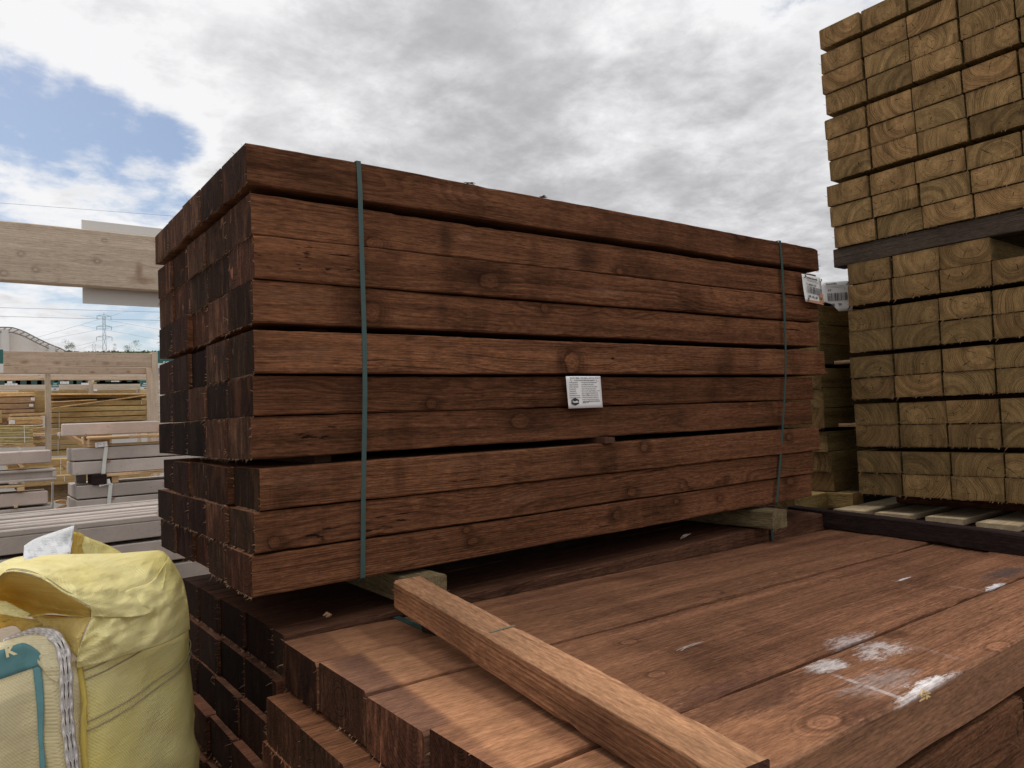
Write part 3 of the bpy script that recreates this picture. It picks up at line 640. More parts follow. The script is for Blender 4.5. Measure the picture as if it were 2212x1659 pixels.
NEARW = ['rearmost', 'second', 'middle', 'fourth', 'front']
def near_sleeper(j):
    xa = XL[j]; cx = xa + 1.2
    cy = (NL[j] + NL[j + 1] + NRr[j] + NRr[j + 1]) / 4; wid = ((NL[j] - NL[j + 1]) + (NRr[j] - NRr[j + 1])) / 2 - .0060
    rz = math.atan2((NRr[j] + NRr[j + 1] - NL[j] - NL[j + 1]) / 2, 2.4)
    wy = .1 * .2 / wid      # local width scale (object coords are unscaled)
    loc = lambda px, py: ((lambda p: (p.x - cx, (p.y - cy - (p.x - cx) * rz) * .2 / wid))(local(j, px, py)))
    st = []
    e1a, e1b = xline(PRINT1, cy - .1) - cx, xline(PRINT1, cy + .1) - cx
    e2a, e2b = xline(PRINT2, cy - .1) - cx, xline(PRINT2, cy + .1) - cx
    dj = [-.02, .0, .008, .0, 0][j]
    st.append(('band', (e1a + dj, e1b + dj), (e2a + dj, e2b + dj), .1, (.37, .185, .095), [.5, .6, .72, .75, .5][j], .010))
    st.append(('band', (e1a - .5, e1b - .5), (e1a + dj - .002, e1b + dj - .002), .1, (.25, .125, .068), .4, .012))
    if j in (1, 2): st.append(('band', (e1a - .10 + dj, e1b - .07 + dj), (e1a + dj - .004, e1b + dj - .004), .1, (.085, .046, .037), .55, .012))
    st.append(('band', (e2a + dj, e2b + dj), (e2a + .35, e2b + .42), .1, (.27, .128, .066), .45, .05))
    if j == 4:
        for (px, py, rx, ry, am, th) in ((z7(1560, 675) + (.14, .07, .40, .50)), (z7(1310, 745) + (.085, .045, .48, .46)), (z7(1835, 840) + (.12, .045, .8, .43)), (z7(1700, 890) + (.09, .03, .65, .50)), (z7(2010, 765) + (.07, .022, .9, .46)), (z7(1560, 820) + (.20, .07, .16, .52))):
            q = loc(px, py); st.append(('spray', q[0], q[1], rx, ry, WHITE, am, th))
        a = loc(*z7(1330, 780)); b = loc(*z7(1745, 925)); st.append(('line', a[0], a[1], b[0], b[1], .010, WHITE, .30))
        a = loc(*z7(1640, 635)); b = loc(*z7(1950, 725)); st.append(('line', a[0], a[1], b[0], b[1], .014, WHITE, .06))
        for pp, sx_, sy_ in ((z7(1420, 985), .09, .04), (z7(1080, 920), .14, .05)):
            q = loc(*pp); st.append(('spray', q[0], q[1], sx_, sy_, (.07, .033, .022), .55, .50))
    if j == 3:
        for (px, py, rx, ry, am, th) in ((z7(2095, 392) + (.11, .026, .95, .44)), (z7(1420, 640) + (.18, .05, .3, .52))):
            q = loc(px, py); st.append(('spray', q[0], q[1], rx, ry, WHITE, am, th))
        q = loc(*z7(2120, 335)); st.append(('spray', q[0], q[1], .20, .05, (.07, .048, .044), .8, .42))
        a = loc(*z7(1850, 385)); b = loc(*z7(2050, 415)); st.append(('line', a[0], a[1], b[0], b[1], .010, WHITE, .10))
        q = loc(*z7(760, 900)); st.append(('spray', q[0], q[1], .2, .07, (.085, .042, .03), .55, .46))
    if j == 2:
        q = loc(*z7(1085, 540)); st.append(('spray', q[0], q[1], .08, .010, WHITE, .6, .48))
        q = loc(*z7(1670, 345)); st.append(('spray', q[0], q[1], .06, .012, WHITE, .75, .46))
        q = loc(*z7(910, 590)); st.append(('spray', q[0], q[1], .07, .014, (.45, .27, .14), .6, .46))
    if j == 4: st.append(('smudgeS', -.6, 0, 1.5, .3, (.27, .145, .085), .42))  # front side lightened in the colour to offset the weak light on it
    for pp, sx_, sy_, jj, am in ((z7(950, 890), .26, .07, 4, .6), (z7(860, 860), .25, .05, 3, .55), (z7(1750, 560), .2, .04, 3, .35), (z7(350, 560), .22, .05, 2, .35), (z7(1900, 300), .22, .03, 2, .4), (z7(1450, 940), .10, .05, 4, .6)):
        if jj == j:
            q = loc(*pp); st.append(('spray', q[0], q[1], sx_, sy_, (.075, .034, .022), am, .42))
    for jj, pp in ((2, z7(413, 632)), (2, z7(1350, 350)), (3, z7(540, 793)), (4, z7(1300, 1005)), (4, z7(2100, 655))):
        if jj == j:
            q = loc(*pp); st.append(('knot', q[0], q[1], (.026, .044)[jj > 3], (.015, .024)[jj > 3]))
    mt = wood('weathered_brown_top', (.205, .097, .053), (.098, .042, .024), tone=.07, blotch=.42, stains=st, ringc=.6, knot=.6 if j < 4 else .8, fibre=.6, streak=.4, contrast=.34)
    me = sleeper_mesh('brown_sleeper', 2.4, .2, .1, 70 + j, (mt, brown_end), fuzz=14, segs=40)
    zc = topz(cx) - .05 + [0, .003, -.003, .004, 0][j]
    return put(me, 'timber_sleeper', (cx, cy, zc), (2.4, wid, .1), math.atan2(zR - zL, 2.4), rz,
        label=['brown sleeper forming the rear edge of the low pack top beside the bearers', 'brown sleeper of the low pack top, second from the bearers, with a dark corner mark', 'brown sleeper along the middle of the low pack top, between two long seams', 'brown sleeper of the low pack top with a grey wet patch near the dark bearer', 'brown sleeper on the front edge of the low pack, streaked with white powder'][j], group='brown sleepers on top of the low pack')
for j in range(5): near_sleeper(j)
for i in (1, 2, 3):
    for j in range(5):
        xa = [.0, -.006, -.008, .004, .0][j] + gj.uniform(-.003, .003) + (-.004 if i == 2 else 0)
        top = -.2 - .101 * (i - 1)
        y0, y1 = -.005 - .214 * j - .02 * (i % 2), -.217 - .214 * j - .02 * (i % 2)
        ln = 2.4
        if i == 1 and j == 4: ln = 1.2; y1 = -1.088
        if i == 3 and j == 4: y1 = -1.07
        put(BROWN[(i + j + 1) % 5], 'timber_sleeper', (xa + ln / 2, (y0 + y1) / 2, top - .056 + (zR - zL) / 2 + .017 - .017 * (ln / 2.4)), (ln, abs(y1 - y0) - .003, .098), math.atan2(zR - zL, 2.4), 0,
            label='dark sleeper of the low pack, %s, %s from the bearers' % (['', 'second row', 'third row', 'fourth row'][i], ORD[j]), group='brown sleepers in the lower rows of the low pack')
# strap across the low pack top
a = local(0, 851, 1331); b = local(0, 985, 1391)
yy0, yy1 = .0, -1.09; sl_ = (b.x - a.x) / (b.y - a.y)
xs_ = lambda yv: a.x + sl_ * (yv - a.y)
pts = [(xs_(.0), .003, topz(.4) - .06), (xs_(.0), .0, topz(.4) + .0015)] + [(xs_(v), v, topz(xs_(v)) + .0015) for v in (-.1, -.2, -.4, -.6, -.8, -1.0, -1.089)] + [(xs_(-1.09), -1.0935, topz(.2) - .008), (xs_(-1.09), -1.0935, -.5)]
mb = MB(); ribbon(mb, pts, (1, 0, 0), .018, .0013, [(0, 1, 0), (0, .5, .7)] + [(0, 0, 1)] * 7 + [(0, -1, 0)] * 2)
tag(mb.build('steel_strap', strap_green), 'green strap lying flat across the low pack and running under the loose timber', 'strap', 'green straps round the timber packs')

# loose timber lying across the low pack
A = Vector((.291, -.090)); B = Vector((.171, -1.135)); d2 = (B - A).normalized(); L = (B - A).length
perp = Vector((-d2.y, d2.x)); wid = .074; hT = .066
zA, zB = -.054, topz(.2) + .001
mid = A + d2 * (L / 2) + perp * wid / 2
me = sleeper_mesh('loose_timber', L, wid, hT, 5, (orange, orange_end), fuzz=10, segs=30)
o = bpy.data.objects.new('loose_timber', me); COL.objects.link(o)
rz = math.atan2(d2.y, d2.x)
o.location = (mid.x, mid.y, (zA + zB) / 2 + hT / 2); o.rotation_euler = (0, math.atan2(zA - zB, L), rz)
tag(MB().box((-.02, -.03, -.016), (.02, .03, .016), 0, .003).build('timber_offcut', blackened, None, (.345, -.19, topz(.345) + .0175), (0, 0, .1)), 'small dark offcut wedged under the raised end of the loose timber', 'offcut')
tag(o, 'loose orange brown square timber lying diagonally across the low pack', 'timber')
mk = MB().box((-.003, -wid / 2 + .012, 0), (.003, wid / 2 - .002, .0007)).build('green_mark', plain('green_paint_mark', (.16, .15, .095), .9, .4), o, (-L / 2 + .455, 0, hT / 2 + .0003), (0, 0, .12))
# blackened bearer across the far end of the low pack
z8b = lambda x, y: src(1980 + x / 2.525, 1380 + y / 2.525)
a = at(*z8b(555, 195), 'z', -.128); b = at(*z8b(2212, 440), 'z', -.128)
dd = Vector((b.x - a.x, b.y - a.y)).normalized(); Lb = 1.32
pn = Vector((-dd.y, dd.x)); mid = Vector((a.x, a.y)) + dd * Lb / 2 + pn * .03
me = sleeper_mesh('dark_bearer', Lb, .06, .070, 8, (blackened, blackened), fuzz=4)
o = bpy.data.objects.new('dark_bearer', me); COL.objects.link(o); o.location = (mid.x, mid.y, -.128 + .0355); o.rotation_euler = (0, 0, math.atan2(dd.y, dd.x))
tag(o, 'almost black timber bearer lying across the far end of the low brown pack', 'bearer')

# ------------------------------------------------------------------ green packs, end grain towards us
z8 = lambda x, y: src(2200 + x / 2.3704, 0 + y / 2.3704)
z9 = lambda x, y: src(2100 + x / 1.952, 650 + y / 1.952)
GW = ['first', 'second', 'third', 'fourth', 'fifth']
up_left = [(200, 200), (205, 360), (215, 495), (235, 630), (233, 800), (247, 930), (263, 1065), (250, 1235), (270, 1370), (290, 1500)]
ztop = 2.207; zz = ztop; hh = .1017
GX = 2.8
for i in range(10):
    zc = zz - hh / 2; yl = at(*z8(*up_left[i]), 'x', GX).y
    for j in range(5):
        y1 = yl - .202 * j - gj.uniform(0, .006) * (j > 0); xo = gj.uniform(-.004, .004) + (-.004 if gj.random() < .2 else 0)
        put(GREEN[(i * 2 + j) % 4], 'timber_sleeper', (GX + 1.2 + xo, y1 - .1, zc), (2.4, .1945, hh - .0062), 0, 0,
            label='greenish sleeper in the upper green pack, %s, %s from the sky' % (ROWW[i], GW[j]), group='green sleepers in the upper pack')
    zz -= hh + (.019 if i in (0, 3, 6) else 0)
ztop = 1.045; zz = ztop; hh = .1
low_left = [(512, 172), (512, 282), (512, 420), (516, 525), (525, 672), (530, 790), (545, 932), (552, 1045), (565, 1188), (568, 1308)]
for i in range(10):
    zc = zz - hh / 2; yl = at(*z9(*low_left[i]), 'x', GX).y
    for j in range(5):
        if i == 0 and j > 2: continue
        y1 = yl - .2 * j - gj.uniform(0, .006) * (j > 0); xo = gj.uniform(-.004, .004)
        put(SHADED_GREEN[(i + j * 3) % 4], 'timber_sleeper', (GX + 1.2 + xo, y1 - .1, zc), (2.4, .1935, hh - .0045), 0, 0,
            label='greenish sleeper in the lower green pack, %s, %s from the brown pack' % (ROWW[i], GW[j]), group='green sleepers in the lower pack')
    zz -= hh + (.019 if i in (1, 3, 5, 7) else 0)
# bearers of the green packs
for (x, zc, h, lab, mt, ya, yb) in ((GX + .06, 1.089, .086, 'shade-darkened weathered bearer between the two green packs, poking out beside the sky', wood('grey_shaded_bearer', (.058, .042, .032), (.026, .018, .014), tone=.05), -.95, .135),  # shade between the two packs is put into this bearer's colour
                                   (GX + .35, -.067, .07, 'dark bearer in the shadow under the lower green pack', brown, -.95, .05)):
    me = sleeper_mesh('pack_bearer', yb - ya, .10, h, int(zc * 50), (mt, mt), fuzz=6)
    put(me, 'pack_bearer', (x, (ya + yb) / 2, zc), (yb - ya, .1, h), 0, rad(90), (yb - ya, .1, h), lab, 'bearer', 'bearers of the green packs')
for (zc, lab, yb_) in [(1.045 - .1 * n_ - .019 * k_ - .0095, w_, .05) for n_, k_, w_ in ((2, 0, 'topmost'), (4, 1, 'second'), (6, 2, 'third'), (8, 3, 'lowest'))]:  # unseen laths added to block light through the gaps of both packs
    tag(MB().box((-.022, -.5, -.011), (.022, .48, .011)).build('spacer_lath', lathm, None, (GX + .22, -.44, zc)), 'added dark lath blocking light in the %s gap of the lower green pack' % lab, 'lath', 'added laths of the lower green pack')
for (n_, k_, w_) in ((1, 0, 'topmost'), (4, 1, 'middle'), (7, 2, 'lowest')):
    tag(MB().box((-.022, -.5, -.011), (.022, .5, .011)).build('spacer_lath', lathm, None, (GX + .22, -.40, 2.207 - .1017 * n_ - .019 * k_ - .0095)), 'added dark lath blocking light in the %s gap of the upper green pack' % w_, 'lath', 'added laths of the upper green pack')
# green pack standing behind
BX, BY = 2.935, .27
corner_px = [None] * 10
zb = -.045; zz = zb; xo_rows = [(.0, 0), (-.02, .0), (-.05, .01), (-.07, .015), (-.07, .01), (-.08, .012), (-.06, .02), (-.06, .02), (-.06, .02), (-.05, .02)]
for k in range(10):
    zc = zz + .05
    for j in range(3):
        put(SHADED_GREEN[(k + j) % 4], 'timber_sleeper', (BX + 1.2 + xo_rows[k][0] * .6 + gj.uniform(-.004, .004) * (j > 0), BY + .1 + .2 * j + xo_rows[k][1] * .5, zc), (2.4, .197, .099), 0, 0,
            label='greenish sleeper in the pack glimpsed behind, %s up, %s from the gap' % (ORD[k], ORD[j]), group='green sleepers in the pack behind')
    zz += .1 + (.019 if k in (2, 5, 8) else 0)
me = sleeper_mesh('pack_bearer', 1.0, .1, .085, 77, (green, green_end), fuzz=4)
put(me, 'pack_bearer', (BX + .05, .63, -.09), (.9, .1, .085), 0, rad(90), (1, .1, .085), 'greenish bearer under the end of the green pack standing behind', 'bearer', 'bearers of the green packs')
put(sleeper_mesh('pack_bearer', .9, .1, .085, 78, (green, green_end), fuzz=4), 'pack_bearer', (BX - .02, .36, -.092), (.62, .1, .085), 0, rad(4), (.9, .1, .085), 'short olive block under the corner of the green pack standing behind', 'bearer', 'bearers of the green packs')
for zc, lab in ((.283, 'lower'), (.602, 'middle')):
    put(sleeper_mesh('spacer_lath', .7, .045, .018, 79, (pale, pale), fuzz=4, segs=8), 'spacer_lath', (BX + .12, .52, zc), (.7, .045, .018), 0, rad(88), (.7, .045, .018), 'pale lath poking out of the %s gap of the green pack behind' % lab, 'lath', 'laths of the green pack behind')
# pale boards under the lower green pack
pts = [z8b(800, 60), z8b(1155, 125), z8b(1515, 152), z8b(1872, 192), z8b(2212, 225)]
ZB = -.105
PB = [at(*p, 'z', ZB) for p in pts]
Y = [p.y for p in PB]
dullp = wood('dull_pale_board', (.36, .28, .18), (.25, .18, .11), tone=.06, contrast=.15, knot=.4)
for k in range(4):
    w_ = .150 if k else .16
    y1 = [PB[1].y + .20, PB[1].y, PB[2].y - .0, PB[3].y - .002][k]
    put(sleeper_mesh('deck_board', 2.4, .148, .03, 90 + k, (dullp, dullp), fuzz=3, segs=10), 'deck_board', (PB[max(1, k)].x + 1.2 + gj.uniform(-.01, .01), y1 - .074, ZB - .015), (2.4, .147, .028), 0, 0, (2.4, .148, .03),
        'pale board end under the lower green pack, %s from the brown pack' % ORD[k], 'board', 'pale boards under the green pack')
# dark stack that carries those boards (its top only shows as shade)
for k in range(5):
    put(BROWN[k % 5], 'timber_sleeper', (2.75 + 1.2, .25 - .21 * k, ZB - .085), (2.4, .205, .1), 0, 0, label='dark brown sleeper carrying the pale boards under the green pack, %s from the gap' % ORD[k], group='brown sleepers under the pale boards')

for i in range(3):
    for j in range(4):
        put(BROWN[(i + j) % 5], 'timber_sleeper', (BX + 1.18 + gj.uniform(-.01, .01), BY + .08 + .205 * j, -.135 - .05 - .1 * i), (2.4, .2, .098), 0, 0, label='dark sleeper below the green pack behind, %s, %s from the gap' % (ROWW[i], ORD[j]), group='brown sleepers below the green pack behind')
# ------------------------------------------------------------------ chips and splinters
def chip(name, c, n, ln, mat, label, seed, spread=.5, th=.0012):
    g = random.Random(seed); mb = MB()
    for k in range(n):
        a = g.uniform(-spread, spread); l = ln * g.uniform(.5, 1); o_ = Vector((g.uniform(-.3, .3) * ln, g.uniform(-.15, .15) * ln, th * k))
        d_ = Vector((math.cos(a), math.sin(a), g.uniform(0, .25)))
        mb.tube([o_ - d_ * l * .5, o_ + d_ * l * .1 + Vector((0, 0, .002)), o_ + d_ * l * .5], [th * .4, th * 1.3, th * .2], 5)
    return tag(mb.build(name, mat, None, c), label, 'splinter', 'loose splinters on the timber')
straw = plain('yellow_splinters', (.52, .37, .18), .8, .3, 60)
grey_chip = plain('pale_grey_splinters', (.36, .29, .23), .8, .2, 60)
p = local(4, *z7(1762, 912)); chip('wood_chip', p + Vector((0, 0, .005)), 7, .026, straw, 'frayed yellow chip on the front edge of the low pack beside the white powder', 3, .5, .0018)
p = at(*z7(672, 165), 'z', -.07); chip('wood_chip', p + Vector((0, 0, .004)), 4, .075, grey_chip, 'pale grey splinter lying in the shade under the tall brown pack', 5, .25, .0022)
p = at(1014, 396, 'y', 0.0); chip('wood_chip', p + Vector((0, .004, -.0005)), 2, .045, brown, 'long thin splinter lifting off the top edge of the tall pack', 6, .15, .0018)
p = at(1178, 428, 'y', 0.0); chip('wood_chip', p + Vector((0, .004, .001)), 4, .032, brown, 'small cluster of splinters on the top edge of the tall pack', 8, .7, .0016)
p = local(2, *z7(700, 668)); chip('wood_chip', p + Vector((0, 0, .003)), 3, .07, grey_chip, 'curled pale sliver in a seam of the low pack top', 9, .3, .0013)
p = at(*src(505 + 0, 1500), 'y', -.006)
p = at(722, 1292, 'y', -.01); chip('wood_chip', Vector((p.x, .03, -.072)), 2, .022, torn, 'small brown flake caught under the bottom corner of the tall brown pack', 10, .3, .004)

# ------------------------------------------------------------------ bulk bag
fab_y, t, bs = newmat('yellow_woven_fabric')
def fabric(name, col, col2, fold=.5, rough=.5):
    m, t, bs = newmat(name)
    tc = N(t, 'ShaderNodeTexCoord').outputs['Object']
    n = NOI(t, tc, 9, 4, .6, .4); n5 = NOI(t, tc, 3.0, 3, .5)
    s = N(t, 'ShaderNodeSeparateXYZ', {0: tc})
    u = M(t, 'ADD', M(t, 'MULTIPLY', s.outputs[0], .8), M(t, 'MULTIPLY', s.outputs[1], 1.0))
    wv = M(t, 'MULTIPLY', M(t, 'SINE', M(t, 'MULTIPLY', u, 900)), M(t, 'SINE', M(t, 'MULTIPLY', s.outputs[2], 900)))
    yarn = NOI(t, XYZ(t, M(t, 'MULTIPLY', u, 12), M(t, 'MULTIPLY', s.outputs[2], 260), 0), 1.0, 2, .6)
    c = MIX(t, SS(t, n5, .35, .65), col, col2)
    c = MIX(t, M(t, 'MULTIPLY', SS(t, yarn, .5, .75), .35), c, tuple(a * .72 for a in col))
    c = MIX(t, M(t, 'MULTIPLY', SS(t, n, .58, .75), .18), c, (.40, .33, .20))
    c = MIX(t, M(t, 'MULTIPLY', SS(t, wv, -.2, .8), .22), c, tuple(a * .6 for a in col))
    setc(t, bs.inputs[0], c); bs.inputs['Roughness'].default_value = rough; bs.inputs['Specular IOR Level'].default_value = .35
    wrk = NOI(t, XYZ(t, M(t, 'MULTIPLY', u, 14), M(t, 'MULTIPLY', s.outputs[2], 40), s.outputs[0]), 1.0, 4, .6, .6)
    hgt = M(t, 'ADD', M(t, 'MULTIPLY', wrk, fold), M(t, 'ADD', M(t, 'MULTIPLY', wv, .035), M(t, 'MULTIPLY', yarn, .10)))
    b = N(t, 'ShaderNodeBump', {'Height': hgt, 'Strength': .6, 'Distance': .02}); t.links.new(b.outputs[0], bs.inputs['Normal'])
    tr = N(t, 'ShaderNodeBsdfTranslucent', {0: c}); mx = N(t, 'ShaderNodeMixShader', {0: .22, 1: bs.outputs[0], 2: tr.outputs[0]})
    out = [n_ for n_ in t.nodes if n_.type == 'OUTPUT_MATERIAL'][0]; t.links.new(mx.outputs[0], out.inputs[0])
    return m
fab_y = fabric('yellow_woven_fabric', (.82, .69, .22), (.87, .78, .38), .22)
fab_c = fabric('cream_woven_fabric', (.80, .69, .40), (.84, .75, .49), .3)
fab_g = fabric('golden_bag_lining', (.86, .63, .15), (.88, .72, .26), .7)
for n_ in fab_g.node_tree.nodes:
    if n_.type == 'MIX_SHADER': n_.inputs[0].default_value = .5
fab_w = fabric('white_woven_flap', (.72, .73, .74), (.76, .77, .79), .4)
teal_print = plain('teal_bag_print', (.12, .27, .29), .6, .25, 60)
webbing, t, bs = newmat('grey_white_webbing')
uvn = N(t, 'ShaderNodeAttribute', attribute_name='along').outputs['Vector']
s_ = N(t, 'ShaderNodeSeparateXYZ', {0: uvn})
wvn = M(t, 'MULTIPLY', M(t, 'SINE', M(t, 'ADD', M(t, 'MULTIPLY', s_.outputs[0], 260.0), M(t, 'MULTIPLY', M(t, 'ABSOLUTE', M(t, 'SINE', M(t, 'MULTIPLY', s_.outputs[1], 12.5))), 2.2))), M(t, 'ABSOLUTE', M(t, 'SINE', M(t, 'MULTIPLY', s_.outputs[1], 12.5))))
c = MIX(t, SS(t, wvn, -.5, .5), (.50, .46, .43), (.74, .69, .66)); setc(t, bs.inputs[0], c); bs.inputs['Roughness'].default_value = .85
b = N(t, 'ShaderNodeBump', {'Height': wvn, 'Strength': .8, 'Distance': .002}); t.links.new(b.outputs[0], bs.inputs['Normal'])
sand = plain('brown_aggregate', (.30, .24, .18), .95, .45, 60, bump=.8)
cordm = plain('yellow_piping_cord', (.58, .44, .10), .7, .2, 60)
seamm = plain('brownish_seam_stitching', (.36, .30, .19), .8, .3, 90)
z3 = lambda x, y: src(0 + x / 2.364, 1440 + y / 2.364)
def A3(x, y, t_): return along(*z3(x, y), t_)
def catmull(P, n, closed=False):
    P = [Vector(p) for p in P]; out = []; m_ = len(P)
    rng = range(m_) if closed else range(m_ - 1)
    for i in rng:
        g = (lambda k: P[k % m_]) if closed else (lambda k: P[max(0, min(m_ - 1, k))])
        p0, p1, p2, p3 = g(i - 1), g(i), g(i + 1), g(i + 2)
        for k in range(n):
            u = k / n
            out.append(.5 * ((2 * p1) + (p2 - p0) * u + (2 * p0 - 5 * p1 + 4 * p2 - p3) * u * u + (3 * p1 - p0 - 3 * p2 + p3) * u ** 3))
    if not closed: out.append(P[-1])
    return out
bag = empty('bulk_bag', (-.45, .35, GZ + .14), 'big cream and yellow woven bulk bag with a flopped open top beside the timber', 'bag')
bo = bag.location
def bl(p): return Vector(p) - bo
cor = along(172, 1446, 1.40)
plan = [cor, along(235, 1425, 1.445), along(320, 1395, 1.56), along(398, 1355, 1.72), Vector((-.085, .40, 0)), Vector((-.20, .62, 0)), Vector((-.45, .74, 0)), Vector((-.78, .66, 0)), Vector((-.92, .42, 0)), Vector((-.86, .14, 0)), Vector((-.72, -.03, 0)), Vector((-.55, -.085, 0)), along(60, 1470, 1.36), along(125, 1455, 1.375)]
plan = [Vector((p.x, p.y, 0)) for p in plan]
NP = 22; ring = catmull(plan, NP, True)
cen = Vector((-.47, .32, 0))
prof = [(GZ + .145, .93), (GZ + .20, 1.02), (-.95, 1.06), (-.75, 1.075), (-.6, 1.07), (-.45, 1.055), (-.35, 1.04), (-.25, 1.025), (-.18, 1.012), (-.155, 1.006), (-.12, 1.006), (-.085, 1.0), (-.06, .992), (-.04, .975)]
def surf(i, zv, off=0.0, creases=True):
    s_ = np.interp(zv, [a for a, b in prof], [b for a, b in prof]); p = ring[i % len(ring)]
    pinch = 0
    zz_ = zv
    dirv = (p - cen); wr = .0010 * math.sin(i * .13 + zv * 19) + .0006 * math.sin(i * .3 - zv * 71)
    
    zq = Vector((i * .035, zv * 20 + i * .06, 3.3)); rd = 1 - abs(MN.noise(zq)) * 2.4; rd2 = 1 - abs(MN.noise(Vector((i * .05, zv * 42 - i * .05, 9.1)))) * 2.4
    wr += (.004 - abs(MN.noise(zq * .45)) * .013 - abs(MN.noise(zq * 1.1 + Vector((4, 4, 4)))) * .0045) * (1 if creases else .6)
    q = cen + dirv * s_ + dirv.normalized() * (off + wr); return Vector((q.x, q.y, zv))
zs = [p[0] for p in prof]; zs = sorted(set([z_ for z_ in zs if z_ < -.72] + [float(v_) for v_ in np.linspace(-.70, -.04, 52)]))
def seamdrop(i):   # the seams sag between the corners
    return 0.0
nR = len(ring)
rows = [[bl(surf(i, zv)) for i in range(nR + 1)] for zv in zs]
mb = MB().grid(rows, 0)
mb.m = []
ic0, ic1 = 0, NP * 4
for f in mb.f:
    j = f[0] % (nR + 1); mb.m.append(0 if j < NP * 5 else 1)
mb.build('bag_body', [fab_y, fab_c], bag, smooth=True)
MB().add([bl(surf(i, -.045)) + Vector((0, 0, -.03)) for i in range(nR)], [tuple(range(nR))]).build('bag_contents', sand, bag)
# horizontal seams, doubled
for z0 in (-.062, -.158):
    for dz_ in (0, -.016):
        pts = [bl(surf(i, z0 + dz_ + .02 * math.sin(min(1, i / (NP * 3.6)) * 1.5), .0035, False)) for i in range(0, NP * 5)]
        MB().tube(pts, .0015, 5).build('seam', seamm, bag, smooth=True)
# corner piping and webbing handle
pts = [bl(surf(1, zv, .006)) + Vector((.002 * math.sin(zv * 40), 0, 0)) for zv in np.linspace(-.04, -.8, 30)]
MB().tube(pts, .0055, 7).build('corner_piping', cordm, bag, smooth=True)
pts = [bl(surf(2, zv, .006 + .004 * math.sin(zv * 30))) for zv in np.linspace(-.05, -.33, 16)]
MB().tube(pts, .002, 5).build('tie_cord', cordm, bag, smooth=True)
wp = [(40, 842, 1.50), (140, 795, 1.46), (260, 765, 1.42), (360, 790, 1.385), (415, 880, 1.365), (432, 1000, 1.355), (438, 1120, 1.352), (440, 1250, 1.352), (448, 1380, 1.352), (462, 1500, 1.352), (480, 1640, 1.352), (500, 1800, 1.35)]
cpts = catmull([A3(*p) for p in wp], 6)
rows = []
for i, p in enumerate(cpts):
    tdir = (cpts[min(i + 1, len(cpts) - 1)] - cpts[max(i - 1, 0)]).normalized(); view = (p - CAM).normalized(); sd_ = tdir.cross(view).normalized()
    hw = .0108 + .0012 * math.sin(i * .8)
    rows.append([bl(p + sd_ * hw * .78 * a + view * (.006 * abs(a) ** 1.5 - .0035 * math.cos(a * 9))) for a in np.linspace(-1, 1, 9)])
hw_o = MB().grid(rows).build('handle_webbing', webbing, bag, smooth=True, recalc=False)
at_ = hw_o.data.attributes.new('along', 'FLOAT_VECTOR', 'POINT'); ln_ = 0.0
for i in range(len(rows)):
    if i: ln_ += (cpts[i] - cpts[i - 1]).length
    for k in range(9): at_.data[i * 9 + k].vector = (ln_, k / 8, 0)
solid(hw_o, .005)
# printed teal border on the front face
def on_front(px, py, off=.0065):
    """point where the sight line meets the bag body"""
    d_ = ray(px, py); best = None
    for k in range(400):
        p = CAM + d_ * (1.15 + k * .0012)
        zc_ = max(min(p.z, -.04), GZ + .2); s_ = np.interp(zc_, [a for a, b in prof], [b for a, b in prof])
        v = Vector((p.x, p.y, 0)) - cen; ang = math.atan2(v.y, v.x); r_ = v.length
        rr_ = np.interp(ang, RA, RRr) * s_
        if r_ <= rr_ + off: return bl(p)
    return bl(CAM + d_ * 1.36)
_al = sorted([(math.atan2((p - cen).y, (p - cen).x), (p - cen).length) for p in ring])
_al = [(_al[-1][0] - 2 * math.pi, _al[-1][1])] + _al + [(_al[0][0] + 2 * math.pi, _al[0][1])]
RA = [a for a, b in _al]; RRr = [b for a, b in _al]
def patch(La, Lb, n, m_):
    A_ = [Vector((*p, 0)) for p in La]; B_ = [Vector((*p, 0)) for p in Lb]
    ca, cb = catmull(A_, n), catmull(B_, n); G = []
    for a_, b_ in zip(ca, cb):
        G.append([on_front(*z3(*(a_.lerp(b_, k / m_).xy))) for k in range(m_ + 1)])
    return G
mb = MB()
mb.grid(patch([(-60, 905), (60, 862), (150, 835), (215, 860), (268, 905)], [(-60, 1095), (60, 1055), (130, 1030), (205, 1005), (268, 985)], 5, 6))
mb.grid(patch([(216, 1002), (230, 1130), (244, 1280), (252, 1450), (262, 1640), (270, 1800)], [(268, 984), (286, 1130), (290, 1280), (284, 1450), (300, 1640), (308, 1800)], 4, 4))
solid(mb.build('printed_border', teal_print, bag, smooth=True), .0012)
kp = on_front(*z3(38, 930), .012)
txt = text('K', .026, fab_c, bag, kp, (rad(78), rad(-14), rad(-22)), 'lettering', bold=.001)
